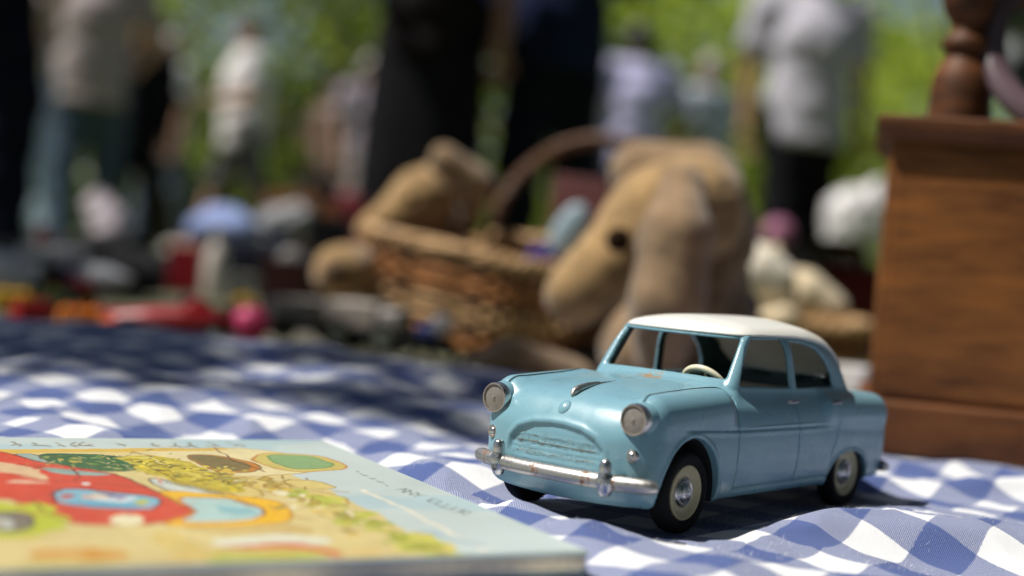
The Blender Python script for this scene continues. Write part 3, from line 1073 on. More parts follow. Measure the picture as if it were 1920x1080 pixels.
patch([(228, 855), (330, 860), (385, 880), (462, 902), (440, 931), (330, 912), (275, 890)], (206, 184, 62), 3)
for k in range(120):
    u, v = RNG.uniform(0, 1), RNG.normal(0, 12)
    x = 245 + u * 215; y = 866 + u * 48 + v * (.5 + u * .5)
    oval(x, y, RNG.uniform(3, 9), RNG.uniform(1, 3), [(226, 200, 40), (170, 150, 50), (236, 214, 90), (120, 112, 60), (200, 190, 70)][k % 5], 3)
for k in range(40):
    x = RNG.uniform(255, 450); y = 866 + (x - 245) / 215 * 48 + RNG.normal(0, 9)
    stroke([(x, y), (x + RNG.uniform(-9, 14), y + RNG.uniform(-2, 3))], (74, 62, 40), .0003)
# the painted car
patch([(-700, 840), (-200, 845), (0, 849), (18, 852), (70, 868), (130, 878), (210, 890), (300, 927), (372, 964), (300, 986), (130, 989), (60, 952), (0, 936), (-300, 960), (-700, 1000)], (218, 84, 58), .8, (150, 52, 40))
patch([(-60, 866), (40, 872), (98, 900), (62, 903), (30, 890), (-60, 884)], (226, 190, 148), 2)
patch([(20, 905), (110, 908), (70, 912), (10, 910)], (234, 190, 160), 2)
patch([(64, 880), (110, 881), (222, 893), (180, 896), (100, 891)], (150, 184, 174), .6, (200, 60, 40))
patch([(100, 925), (120, 920), (160, 921), (292, 935), (304, 946), (282, 961), (150, 954), (104, 946)], (138, 190, 208), .5, (120, 60, 56))
patch([(170, 929), (250, 936), (240, 944), (165, 944)], (214, 222, 222), 2)
patch([(118, 945), (270, 952), (262, 957), (150, 951)], (84, 160, 196), 1)
for x, y, c in ((127, 935, (206, 70, 56)), (160, 937, (226, 180, 160)), (195, 931, (120, 110, 150)), (215, 934, (150, 130, 170)), (180, 933, (232, 214, 190)), (268, 944, (190, 196, 90))):
    oval(x, y, 12, 4, c, 2)
oval(238, 978, 33, 10, (240, 230, 188), .3)
oval(161, 911, 8, 2.2, (244, 240, 232), .3)
patch([(295, 925), (330, 924), (420, 932), (520, 941), (549, 965), (546, 985), (330, 991), (300, 986), (372, 964), (320, 940)], (246, 192, 44), .5, (190, 130, 40))
patch([(326, 936), (430, 937), (488, 954), (496, 968), (470, 981), (330, 983), (372, 964)], (184, 212, 206), .5, (200, 120, 70))
patch([(400, 950), (470, 956), (486, 970), (430, 972)], (130, 186, 196), 2, a=.7)
patch([(540, 985), (560, 990), (595, 1000), (520, 1005), (400, 1000), (330, 992), (546, 986)], (216, 188, 120), .5, (190, 150, 70))
patch([(-40, 944), (60, 950), (75, 943), (112, 958), (128, 972), (112, 987), (80, 1006), (-40, 1012)], (198, 204, 62), 3)
oval(15, 982, 50, 19, (138, 128, 112), .5, (96, 86, 70)); oval(0, 986, 30, 11, (206, 208, 196), .5); oval(-2, 988, 14, 5, (170, 150, 120), .5)
oval(150, 1042, 92, 13, (216, 152, 58), .8); oval(120, 1062, 90, 9, (214, 198, 120), 1)
patch([(270, 1002), (330, 1000), (420, 1056), (330, 1056)], (226, 200, 120), 1)
patch([(400, 1014), (520, 1004), (640, 1012), (600, 1024), (420, 1030)], (232, 232, 208), 1)
patch([(410, 1028), (560, 1020), (652, 1040), (640, 1046), (560, 1028), (415, 1035)], (220, 112, 70), 1)
patch([(390, 1040), (560, 1030), (640, 1048), (560, 1060), (390, 1064)], (196, 194, 92), 2)
for k in range(46):
    u = RNG.random(); x = 560 + 275 * u + RNG.normal(0, 12); y = 925 + 120 * u + RNG.normal(0, 6)
    oval(x, y, RNG.uniform(12, 32), RNG.uniform(4, 10), [(196, 198, 84), (212, 208, 96), (172, 176, 70), (222, 206, 120), (186, 190, 90)][k % 5], 3)
for k in range(22):
    x = RNG.uniform(480, 640); y = 895 + (x - 480) * .38 + RNG.normal(0, 14)
    stroke([(x, y), (x + RNG.uniform(-20, 30), y + RNG.uniform(-3, 7))], (150, 110, 50), .0004)
stroke([(676, 922), (760, 958), (912, 1034)], (238, 234, 214), .0012, 1)
stroke([(800, 1000), (900, 1024)], (140, 178, 196), .003, 2, .5)
for k in range(60):
    x = RNG.uniform(60, 290); y = 856 + RNG.uniform(0, 28)
    stroke([(x, y), (x + RNG.uniform(-12, 18), y + RNG.uniform(-2, 4))], [(190, 170, 90), (60, 84, 52), (206, 196, 140)][k % 3], .00035, 1)
for k in range(26):
    x = RNG.uniform(-20, 350); y = RNG.uniform(885, 985)
    stroke([(x, y), (x + RNG.uniform(10, 50), y + RNG.uniform(-2, 8))], [(186, 60, 44), (232, 128, 96), (170, 70, 56)][k % 3], .00045, 1.5, .7)
for k in range(30):
    x = RNG.uniform(250, 760); y = 850 + (x - 250) * .33 + RNG.uniform(-14, 30)
    stroke([(x, y), (x + RNG.uniform(10, 40), y + RNG.uniform(-1, 12))], [(206, 156, 70), (180, 150, 90), (236, 220, 160)][k % 3], .0006, 1.5, .7)
for k in range(26):
    x = RNG.uniform(0, 700); y = RNG.uniform(995, 1060)
    stroke([(x, y), (x + RNG.uniform(20, 90), y + RNG.uniform(-3, 6))], [(226, 180, 90), (232, 214, 150), (200, 170, 96)][k % 3], .0012, 2, .6)
for pts in ([(15, 852), (70, 868), (210, 890), (300, 927), (370, 964)], [(60, 902), (150, 908), (280, 918)], [(130, 878), (150, 896), (140, 905)], [(285, 880), (330, 905), (440, 931)], [(400, 840), (440, 868), (500, 888)]):
    stroke(pts, (110, 60, 44), .00035, .6)
for k in range(170):
    u = RNG.random(); x = 232 + u * 240; y = 858 + u * 52 + RNG.normal(0, 10)
    stroke([(x, y), (x + RNG.uniform(2, 9), y + RNG.uniform(-1.5, 1.5))], [(92, 84, 40), (236, 210, 60), (140, 122, 44), (70, 62, 40), (246, 230, 120)][k % 5], .0004, .6)
for k in range(40):
    u = RNG.random(); x = 420 + u * 250; y = 890 + u * 95 + RNG.normal(0, 12)
    oval(x, y, RNG.uniform(5, 15), RNG.uniform(2, 4), [(226, 190, 80), (196, 170, 84), (236, 224, 180), (170, 168, 84)][k % 4], 2, (168, 128, 60) if k % 2 else None)
for k in range(14):
    u = k / 13; x = 300 + 110 * u; y = 901 + 25 * u
    stroke([(x, y), (x + 14, y + 9)], (120, 110, 96), .0003, .3)
for k in range(18):
    u = RNG.random(); x = 570 + 270 * u; y = 930 + 116 * u + RNG.normal(0, 5)
    stroke([(x - 8, y), (x + 8, y + 2)], (120, 122, 54), .0005, 1)
for pts in ([(40, 874), (90, 884), (150, 889)], [(10, 893), (60, 897)], [(60, 940), (84, 962), (120, 980)], [(330, 936), (430, 938), (490, 956), (495, 970)], [(104, 946), (98, 930), (120, 920), (160, 919), (292, 934)]):
    stroke(pts, (120, 48, 36), .0004, .6)
# worn lettering along the right border and the back border
let = lambda x, y, ux, uy, vx, vy, seqs, c, wd: [stroke([(x + a * ux + b * vx, y + a * uy + b * vy) for a, b in q], c, wd, .15) for q in seqs]
GLY = {"A": [[(0, 0), (.5, 1), (1, 0)], [(.2, .4), (.8, .4)]], "N": [[(0, 0), (0, 1), (1, 0), (1, 1)]], "Y": [[(0, 1), (.5, .5), (1, 1)], [(.5, .5), (.5, 0)]],
       "E": [[(1, 0), (0, 0), (0, 1), (1, 1)], [(0, .5), (.7, .5)]], "L": [[(0, 1), (0, 0), (1, 0)]], "R": [[(0, 0), (0, 1), (1, 1), (1, .5), (0, .5), (1, 0)]], "U": [[(0, 1), (0, 0), (1, 0), (1, 1)]]}
x, y = 742, 921
for ch in "ANY ELLUR":
    if ch in GLY: let(x, y, 13, 4.6, 13, -5.5, GLY[ch], (138, 150, 146), .0004)
    x += 14.5; y += 5.3
for k in range(12):
    x = 668 + 5 * k; y = 888 + 2.2 * k
    stroke([(x, y), (x + 4, y - 2 + 2 * (k % 3))], (150, 170, 160), .0005, .3)
for x0 in (22, 60, 100, 132, 150, 210, 290, 325, 350, 385, 430):
    stroke([(x0, 832), (x0 + RNG.uniform(4, 14), 836), (x0 + RNG.uniform(8, 26), 840)], (150, 152, 138), .0007, 2)
    stroke([(x0 + 4, 838), (x0 + 18, 837)], (150, 130, 100), .001, 2, .8)
bow = lambda S_, T_: .00028 + .0004 * np.sin(np.pi * np.clip(T_ / BK_L, 0, 1)) * np.clip(S_ / .03, 0, 1)
PT = BK_A[None, None, :] + SS[..., None] * _bs + TT[..., None] * _bt
vv = np.concatenate([PT, (BZ1 + bow(SS, TT))[..., None]], -1).reshape(-1, 3)
ids = np.arange(NS * NT).reshape(NS, NT)
q = quad(ids)
PRINT = m_attr("printed_cover", "print")
pc = obj("cover_print", vv, q[:, ::-1].copy(), PRINT, book)
at_ = pc.data.attributes.new("print", 'FLOAT_COLOR', 'POINT')
at_.data.foreach_set("color", np.concatenate([np.clip((img * 1.0) * .78, 0.01, .9).reshape(-1, 3), np.ones((NS * NT, 1))], 1).astype(np.float32).ravel())

# ------------------------------------------------------------------ wooden mirror stand on the right
WOOD = m_wood("reddish_walnut", (0.055, 0.017, 0.004), (0.31, 0.112, 0.022), (6, 6, 34), .5)
WOOD_D = m_wood("dark_walnut", (0.042, 0.014, 0.004), (0.19, 0.064, 0.015), (8, 8, 30), .6)
cb0 = at(1621, 850, .835)
cab = thing("mirror_stand", "tall dark wooden dressing mirror stand with turned post beside the toy car", "mirror stand", (cb0[0], cb0[1], cloth_z(np.array(cb0[0] + .05), np.array(cb0[1] + .05)) * 1.0), math.radians(-13.6))
HB = .180 - cab.location.z
pb = MB(); pb.box((.130, .075, HB / 2 + .016), (.260, .150, HB - .030), bev=.0015); pb.build("case", WOOD, cab)
MB().box((.130, -.0012, (.034 + HB - .003) / 2), (.250, .0022, HB - .040), bev=.0008).build("panel", WOOD, cab)
MB().box((.130, .073, .0165), (.272, .160, .031), bev=.003).build("plinth", WOOD_D, cab)
co = MB()
prof = [(0, HB), (.003, HB + .001), (.0045, HB + .004), (.0075, HB + .0065), (.0085, HB + .008), (.0085, HB + .0125), (.007, HB + .0145), (0, HB + .0148)]
v = []
for o_, z in prof:
    for (sx, sy) in ((0, 0), (1, 0), (1, 1), (0, 1)):
        v.append(((-o_ if sx == 0 else .26 + o_), (-o_ if sy == 0 else .15 + o_), z))
f = [(i * 4 + k, i * 4 + (k + 1) % 4, (i + 1) * 4 + (k + 1) % 4, (i + 1) * 4 + k) for i in range(len(prof) - 1) for k in range(4)]
f += [(28, 29, 30, 31)]
co.add(v, f).build("cornice", WOOD_D, cab, sm=False)
ZT = HB + .0148
post = [(.0182, 0), (.0182, .006), (.0176, .012), (.0178, .020), (.0166, .028), (.0138, .034), (.0105, .0385), (.0098, .041), (.0128, .0435), (.0136, .0465), (.0126, .0495), (.0096, .052), (.0086, .056), (.0100, .060), (.0130, .0645), (.0150, .070), (.0162, .080), (.0166, .095), (.0140, .115), (.0100, .130), (.013, .135), (.006, .145), (.0001, .15)]
MB().lathe(post, 'z', (.0375, .030, ZT), 40).build("turned_post", WOOD_D, cab)
MB().lathe(post, 'z', (.2150, .030, ZT), 40).build("turned_post", WOOD_D, cab)
mr = MB()
a = np.linspace(0, 2 * math.pi, 73)[:-1]
tl = rotx(math.radians(-30))
ringp = np.stack([.0520 * np.cos(a), 0 * a, .0600 * np.sin(a)], 1) @ tl.T + (.104, .034, ZT + .050)
mr.tube(ringp, .0085, 14, closed=True, flat=.7)
fr = mr.build("mirror_frame", mat("purple_brown_lacquer", (.10, .065, .075), .25, var=.15, coat=.4), cab)
gl = MB().lathe([(.0001, 0), (.03, 0), (.0465, 0)], 'y', n=64)
gl.v = [tuple(np.array([p[0], p[1], p[2] * 1.16]) @ tl.T + (.104, .0325, ZT + .050)) for p in gl.v]
gl.build("mirror_glass", mat("silvered_glass", (.80, .84, .88), .04, metal=1.0, var=.02), fr)
MB().box((.130, .050, ZT + .115), (.150, .010, .036), bev=.002).build("crest", WOOD_D, cab)
MB().tube([(.055, .034, ZT + .100), (.09, .046, ZT + .106)], .004, 10).build("bracket", WOOD_D, cab)
MB().tube([(.205, .034, ZT + .100), (.17, .046, ZT + .106)], .004, 10).build("bracket", WOOD_D, cab)

# ------------------------------------------------------------------ soft toys
PLUSH = mat("tan_plush", (.25, .165, .092), .95, var=.30, scale=60, bump=.9, bump_scale=420, spec=.1, sheen=.3)
PLUSH_G = mat("golden_plush", (.34, .215, .095), .95, var=.30, scale=60, bump=.9, bump_scale=420, spec=.1, sheen=.3)
PLUSH_C = mat("cream_plush", (.68, .55, .36), .95, var=.2, scale=60, bump=.8, bump_scale=420, spec=.1, sheen=.3)


def soft(name, prims, material, parent=None, k=.016, h=.004, nz=.0010):
    """smooth union of tapered capsules given as pixel, pixel, distance, pixel radius"""
    B = []
    for (x0, y0, d0, r0, x1, y1, d1, r1) in prims:
        B.append((at(x0, y0, d0), at(x1, y1, d1), mpp(r0, d0), mpp(r1, d1)))
    lo = np.min([np.minimum(a - ra, b - rb) for a, b, ra, rb in B], 0) - 3 * h
    hi = np.max([np.maximum(a + ra, b + rb) for a, b, ra, rb in B], 0) + 3 * h

    def F(x, y, z):
        d = None
        for a, b, ra, rb in B:
            e = rcone(x, y, z, a, b, ra, rb)
            d = e if d is None else smin(d, e, k)
        d = np.maximum(d, GZ + .001 - z)
        return d + nz * np.sin(x * 150 + 3 * np.sin(z * 60)) * np.sin(z * 170 + 2) * np.sin(y * 140)
    P, Q = sdf_mesh(F, lo, hi, h, 2)
    return obj(name, P, Q, material, parent)


def ball(name, px, py, d, r, material, parent, squash=1.0):
    c = at(px, py, d); R = mpp(r, d)
    return MB().blob(c, (R, R, R * squash), 10).build(name, material, parent)


dog = thing("soft_toy", "large tan soft toy with long drooping ears and dark eye, behind the toy car", "soft toy", tuple(at(1200, 640, 1.12)))
inv = lambda o: tuple(-np.array(o.location))
def under(o, *kids):
    for k_ in kids:
        k_.parent = o; k_.location = inv(o)
D = 1.10
under(dog,
      soft("body", [(1205, 325, D + .09, 62, 1310, 345, D + .08, 78), (1330, 400, D + .07, 75, 1320, 560, D + .07, 85), (1300, 560, D + .07, 90, 1220, 660, D + .06, 95), (1330, 620, D + .05, 70, 1480, 690, D + .03, 60)], PLUSH),
      soft("head", [(1300, 392, D + .02, 104, 1230, 415, D, 92), (1240, 405, D, 90, 1082, 552, D - .02, 62)], PLUSH_G),
      soft("ear", [(1280, 350, D - .05, 44, 1266, 450, D - .08, 52), (1266, 450, D - .08, 52, 1250, 570, D - .085, 54), (1250, 570, D - .085, 54, 1236, 668, D - .075, 46)], PLUSH, k=.03, nz=.0008),
      soft("ear", [(1340, 370, D + .05, 58, 1350, 450, D + .04, 52), (1350, 450, D + .04, 52, 1320, 585, D + .03, 44)], PLUSH, k=.03, nz=.0008),
      soft("paw", [(870, 715, D - .06, 40, 960, 690, D - .05, 52), (960, 690, D - .05, 52, 1130, 740, D - .01, 56)], PLUSH, k=.006),
      ball("eye", 1160, 450, D - .080, 24, mat("dark_felt_eye", (.022, .011, .006), .95, var=.1, spec=.05), None))
D2 = 1.55
pup = thing("soft_toy", "golden soft toy with drooping ear leaning on the wicker basket", "soft toy", tuple(at(760, 560, 1.6)))
under(pup,
      soft("head", [(850, 335, D2 + .03, 46, 790, 372, D2, 54), (790, 376, D2, 52, 700, 432, D2 - .03, 33)], PLUSH_G),
      soft("ear", [(835, 300, D2 - .04, 30, 890, 345, D2 - .03, 36), (890, 345, D2 - .03, 34, 880, 410, D2 - .01, 20)], PLUSH, k=.006, nz=.0015),
      soft("body", [(790, 420, D2 + .07, 70, 730, 520, D2 + .07, 75), (730, 520, D2 + .06, 75, 700, 590, D2 + .06, 62)], PLUSH),
      soft("paw", [(640, 512, D2 - .08, 55, 690, 500, D2 - .02, 44)], PLUSH_G, k=.006),
      ball("paw_pad", 628, 510, D2 - .125, 26, mat("brown_felt", (.12, .07, .035), .9, var=.2), None),
      ball("eye", 770, 372, D2 - .055, 9, MATS["dark_felt_eye"], None))
D3 = 1.50
ted = thing("soft_toy", "cream soft toy lying in the low brown tray right of the drooping ear", "soft toy", tuple(at(1470, 620, D3)))
under(ted,
      soft("body", [(1500, 562, D3, 60, 1540, 585, D3, 50)], PLUSH_C),
      soft("head", [(1415, 510, D3 - .01, 56, 1440, 530, D3 - .01, 54)], mat("white_plush", (.80, .72, .58), .95, var=.1, scale=60, bump=.8, bump_scale=420, spec=.1, sheen=.3)),
      soft("ear", [(1372, 468, D3, 13, 1380, 482, D3, 15)], PLUSH_C, k=.004),
      soft("ear", [(1455, 468, D3, 12, 1450, 480, D3, 15)], PLUSH_C, k=.004),
      soft("leg", [(1470, 600, D3 - .04, 28, 1420, 610, D3 - .04, 24)], PLUSH_C, k=.004))
cap = thing("felt_cap", "dark blue grey felt cap lying beside the cream soft toy", "cap", tuple(at(1365, 590, 1.2)))
under(cap, soft("crown", [(1340, 575, 1.22, 40, 1390, 575, 1.22, 36)], mat("blue_grey_felt", (.055, .065, .095), .9, var=.2)),
      soft("brim", [(1320, 600, 1.19, 14, 1420, 602, 1.19, 12)], mat("navy_felt", (.02, .025, .05), .9, var=.2)))

# ------------------------------------------------------------------ wicker
WICK = [mat("orange_wicker", (.42, .18, .058), .55, var=.3, scale=120), mat("tan_wicker", (.52, .32, .15), .6, var=.3, scale=120), mat("dark_wicker", (.13, .058, .024), .6, var=.3, scale=120)]


def wicker(root, hw_, hd, h, rows, colors, stakes, taper=.08, z0=.003, rs=None):
    """rounded-rectangle basket: every woven strand is a ring bending in and out round the stakes"""
    def loop(t, s_):
        c, s = math.cos(t), math.sin(t)
        e = .45
        return np.array([hw_ * s_ * math.copysign(abs(c) ** e, c), hd * s_ * math.copysign(abs(s) ** e, s)])
    n = stakes * 4
    rr = h / rows / 2
    for r in range(rows):
        z = z0 + rr + r * 2 * rr; s_ = 1 - taper + taper * r / rows
        pts = []
        for i in range(n):
            t = 2 * math.pi * i / n
            p = loop(t, s_); nrm = p / (np.linalg.norm(p) + 1e-9)
            o_ = .0042 * math.cos(stakes / 2 * t * 2 / 1 + math.pi * (r % 2))
            pts.append((*(p + nrm * o_), z + .0006 * math.sin(7 * t + r)))
        MB().tube(pts, rr * .98, 6, closed=True).build("weaver", WICK[colors[r]], root)
    sk = None
    for k in range(stakes):
        t = 2 * math.pi * (k + .5) / stakes
        p0, p1 = loop(t, 1 - taper), loop(t, 1.0)
        if sk is None:
            sk = 1
        MB().tube([(*p0, z0), (*p1, z0 + h)], .0024, 6).build("stake", WICK[2 if k % 3 else 0], root)
    pts = [(*loop(2 * math.pi * i / 96, 1.01), z0 + h + .004) for i in range(96)]
    tw = MB()
    for ph in (0, 2.1, 4.2):
        q = [np.array(p) + np.array([0, 0, .0042 * math.sin(i * .9 + ph)]) + np.append(np.array(p[:2]) / np.linalg.norm(p[:2]) * .0042 * math.cos(i * .9 + ph), 0) for i, p in enumerate(pts)]
        tw.tube(q, .0042, 6, closed=True)
    tw.build("rim", WICK[1], root)
    v = [(0, 0, z0 + .002)] + [(*loop(2 * math.pi * i / 64, 1 - taper) * .99, z0 + .002) for i in range(64)]
    obj("base", v, [(0, i + 1, (i + 1) % 64 + 1) for i in range(64)], WICK[2], root, sm=False)


bc = at(868, 560, 1.50)
bask = thing("wicker_basket", "orange and tan wicker low open basket under the golden soft toy", "basket", (bc[0] + .005, bc[1] + .03, GZ + .004), math.radians(-24))
bask.rotation_euler = (0, math.radians(7), math.radians(-24))
wicker(bask, .105, .088, .092, 12, [0, 0, 2, 1, 1, 1, 2, 0, 0, 0, 2, 1], 22)
b2 = at(1130, 500, 1.62)
bask2 = thing("wicker_basket", "dark wicker basket with tall arched handle behind the large tan soft toy", "basket", (b2[0], b2[1], GZ), math.radians(4))
wicker(bask2, .130, .080, .110, 10, [2, 0, 2, 2, 0, 0, 2, 2, 0, 2], 26)
t = np.linspace(0, math.pi, 40)
hp = np.stack([.128 * np.cos(t), 0 * t, .112 + .125 * np.sin(t)], 1)
hd_ = MB()
for ph in (0, math.pi / 2, math.pi, 1.5 * math.pi):
    w_ = np.stack([.004 * np.cos(t * 14 + ph) * np.cos(t), .007 * np.sin(t * 14 + ph), .004 * np.cos(t * 14 + ph) * np.sin(t)], 1)
    hd_.tube(hp + w_, .0042, 6)
hd_.build("handle", WICK[2], bask2)


def small(name, label, cat, px, py, d, group=None, z=None, rz=0.0):
    p = at(px, py, d)
    return thing(name, label, cat, (p[0], p[1], float(ground_z(p[0], p[1])) if z is None else z), rz, group)


def C(name, r, g, b, rough=.5, **k): return mat(name, srgb(r, g, b), rough, **k)


# things in the basket
o = small("hardback_book", "dark maroon hardback book standing inside the handled basket", "book", 1085, 380, 1.60, z=.020, rz=-.35)
MB().box((0, 0, .085), (.066, .018, .168), roty(.06), bev=.002).build("cover", C("maroon_cloth", 92, 44, 42, .7), o)
MB().box((.002, -.0, .086), (.064, .0135, .164), roty(.06)).build("page_block", PAGES, o)
o = small("hand_mirror", "pale blue oval hand mirror back leaning out of the handled basket", "hand mirror", 1066, 412, 1.52, z=.115, rz=-.1)
R_ = roty(math.radians(24))
MB().blob((0, 0, .010), (.0165, .006, .034), 12, R_).build("back", C("pale_blue_enamel", 168, 190, 200, .3, coat=.4), o)
MB().tube([np.array((-.013, 0, -.020)), np.array((-.026, 0, -.055)), np.array((-.032, 0, -.085))], [.005, .004, .006], 10).build("handle", C("pale_blue_enamel", 168, 190, 200, .3), o)
o = small("wooden_figure", "small tan wooden figure standing in the handled basket", "figurine", 955, 420, 1.60, z=.045, rz=.2)
MB().lathe([(.001, 0), (.012, .0), (.012, .004), (.008, .012), (.010, .03), (.011, .044), (.007, .052), (.0045, .055)], 'z', n=20).build("body", C("turned_beech", 190, 140, 86, .5), o)
MB().blob((0, 0, .066), .0115, 10).build("head", C("turned_beech", 190, 140, 86, .5), o)
o = small("fabric_flower", "violet blue cloth flower pinned on the handled basket", "flower", 1016, 482, 1.46, z=.094, rz=0)
for k in range(6):
    MB().blob((.009 * math.cos(k * 1.047), -.004, .009 * math.sin(k * 1.047)), (.0075, .003, .0075), 6).build("petal", C("violet_cloth", 62, 44, 150, .8), o)
MB().blob((0, -.008, 0), .004, 6).build("centre", C("dark_blue_cloth", 24, 26, 96, .8), o)
o = small("wicker_tray", "low brown wicker tray under the cream soft toy", "tray", 1485, 640, 1.53, rz=-.2)
o.scale = (1.15, 1.15, 1.15)
wicker(o, .062, .050, .040, 5, [2, 1, 0, 2, 0], 18)

# ------------------------------------------------------------------ second-hand things on the ground, left
def toy_wheel(root, x, y, z, r, w, hubm, tyre=RUBBER):
    wv = MB().lathe([(r * .5, w * .5), (r * .9, w * .5), (r, w * .3), (r, -w * .3), (r * .9, -w * .5), (r * .5, -w * .5)], 'y', (x, y, z), 24).build("wheel", tyre, root)
    MB().lathe([(r * .01, w * .62), (r * .2, w * .6), (r * .25, w * .45), (r * .6, w * .5), (r * .62, w * .2)], 'y', (x, y, z), 24, 1).build("hub", hubm, wv)
    MB().lathe([(r * .01, w * .62), (r * .2, w * .6), (r * .25, w * .45), (r * .6, w * .5), (r * .62, w * .2)], 'y', (x, y, z), 24, -1).build("hub", hubm, wv)


HUBW = C("grey_white_hub", 168, 168, 160, .4)
REDP = C("red_toy_paint", 150, 14, 16, .35, coat=.3)
o = small("toy_racing_car", "dark red toy racing car with pale wheel hubs behind the cloth", "toy car", 320, 600, 1.24, rz=math.radians(8))
o.scale = (.66, .8, .8)
xs = np.linspace(-.085, .085, 24)
wv = np.interp(xs, [-.085, -.07, -.03, .02, .06, .085], [.004, .012, .018, .021, .018, .006])
body_ = MB().tube(np.stack([xs, 0 * xs, .022 + .006 * np.interp(xs, [-.085, .02, .085], [0, 1, .7])], 1), wv, 16, flat=.75)
body_.build("body", REDP, o)
MB().blob((.030, 0, .040), (.022, .011, .012), 10).build("cockpit", C("orange_red_toy_paint", 170, 34, 24, .35), o)
MB().blob((.018, 0, .046), .008, 8).build("driver", C("black_driver", 30, 24, 24, .5), o)
MB().box((-.078, 0, .019), (.020, .050, .004), bev=.001).build("front_wing", C("orange_toy_paint", 226, 130, 40, .4), o)
MB().box((.080, 0, .045), (.016, .048, .004), bev=.001).build("rear_wing", REDP, o)
for x in (-.05, .058):
    for s in (1, -1): toy_wheel(o, x, s * .027, .0145, .0145, .012, HUBW)
o = small("toy_boat", "pale grey toy boat with a dark blue band left of the red racing car", "toy boat", 95, 545, 1.72, rz=math.radians(-8))
xs = np.linspace(-.10, .10, 24)
MB().tube(np.stack([xs, 0 * xs, .027 + .010 * (xs / .1) ** 2 - .06 * (xs + .1) * .0], 1), np.interp(xs, [-.1, -.09, 0, .07, .1], [.016, .024, .026, .018, .002]), 16, flat=1).build("hull", C("pale_grey_enamel", 176, 178, 184, .4), o)
MB().box((.0, 0, .060), (.075, .030, .014), bev=.003).build("cabin", C("pale_grey_enamel", 176, 178, 184, .4), o)
MB().tube([(.012, 0, .030), (.036, 0, .030)], [.0272, .0262], 20).build("band", C("dark_blue_enamel", 30, 36, 84, .4), o)
MB().lathe([(.006, 0), (.006, .02), (.007, .02), (.007, .024), (.001, .024)], 'z', (-.015, 0, .066), 14).build("funnel", C("dark_red_enamel", 130, 24, 26, .4), o)


def toy_truck(o, L, W, H, bodym, cabm, r, hubm):
    MB().box((-L * .12, 0, r * 1.2 + H * .36), (L * .66, W, H * .62), bev=.003).build("body", bodym, o)
    MB().box((L * .34, 0, r * 1.2 + H * .30), (L * .28, W * .94, H * .52), bev=.005).build("cab", cabm, o)
    MB().box((L * .34 + L * .141, 0, r * 1.2 + H * .40), (.0012, W * .78, H * .2)).build("windscreen", C("smoked_window", 40, 46, 52, .15), o)
    MB().box((0, 0, r * 1.0), (L * .98, W * .6, r * .5), bev=.001).build("chassis", UNDER, o)
    for x in (-L * .28, L * .30):
        for s in (1, -1): toy_wheel(o, x, s * W * .46, r, r, W * .2, hubm)


GREYT = C("grey_tin", 148, 142, 136, .45, var=.3)
o = small("toy_truck", "grey toy truck with big black wheels, left one beside the pink ball", "toy truck", 570, 600, 1.42, rz=.3)
toy_truck(o, .075, .034, .040, GREYT, C("pale_tin", 190, 184, 176, .45, var=.2), .012, C("olive_hub", 92, 98, 84, .4))
o = small("toy_truck", "grey toy lorry with black wheels in front of the wicker basket", "toy truck", 690, 615, 1.34, rz=-.35)
toy_truck(o, .080, .038, .042, C("warm_grey_tin", 150, 140, 130, .45, var=.3), GREYT, .015, C("olive_hub", 92, 98, 84, .4))
o = small("toy_motorbike", "white and black toy motorbike with a blue tank near the tan paw", "toy motorbike", 795, 640, 1.22, rz=-.5)
for x in (-.019, .019):
    MB().tube([(x + .0115 * math.cos(t_), 0, .0135 + .0115 * math.sin(t_)) for t_ in np.linspace(0, 6.2832, 25)[:-1]], .0026, 8, closed=True).build("wheel", RUBBER, o)
MB().tube([(-.019, 0, .0135), (-.004, 0, .022), (.012, 0, .028), (.019, 0, .0135)], .003, 8).build("frame", UNDER, o)
MB().blob((.002, 0, .030), (.012, .007, .007), 8).build("tank", C("blue_tank", 30, 46, 130, .3), o)
MB().blob((.016, 0, .037), (.009, .011, .009), 8).build("fairing", C("white_fairing", 206, 200, 196, .35), o)
MB().blob((-.013, 0, .029), (.010, .006, .004), 8).build("saddle", RUBBER, o)
o = small("pink_ball", "bright pink rubber ball lying behind the cloth crest", "ball", 470, 612, 1.33)
MB().blob((0, 0, .0175), .0175, 14).build("ball", C("pink_rubber", 226, 70, 120, .4), o)
o = small("toy_block", "yellow wedge shaped toy block above the pink ball", "toy block", 468, 575, 1.75, rz=.2)
MB().add([(-.024, -.012, 0), (.024, -.012, 0), (.024, .012, 0), (-.024, .012, 0), (-.020, -.012, .022), (.004, -.012, .020), (.004, .012, .020), (-.020, .012, .022)], [(0, 3, 2, 1), (4, 5, 6, 7), (0, 1, 5, 4), (1, 2, 6, 5), (2, 3, 7, 6), (3, 0, 4, 7)]).build("wedge", C("yellow_toy_paint", 220, 180, 40, .4), o, sm=False)
MB().lathe([(.005, 0), (.005, .004), (.004, .0045), (.001, .0045)], 'z', (-.008, 0, .0212), 12).build("peg", C("yellow_toy_paint", 220, 180, 40, .4), o)
BRICKS = [(150, 600, 1.30, "orange_toy_paint", .4, "orange toy brick left of the dark red racing car"),
          (60, 600, 1.36, "red_toy_paint", .9, "dark red toy brick at the left end of the toys"),
          (205, 592, 1.33, "red_toy_paint", -.3, "dark red toy brick touching the racing car nose"),
          (100, 588, 1.52, "green_toy_paint", .2, "dark green toy brick behind the orange brick"),
          (430, 585, 1.45, "green_toy_paint", 1.1, "dark green toy brick between racing car and pink ball"),
          (20, 590, 1.50, "yellow_toy_paint", .5, "yellow toy brick near the left edge")]
C("green_toy_paint", 34, 74, 44, .4)
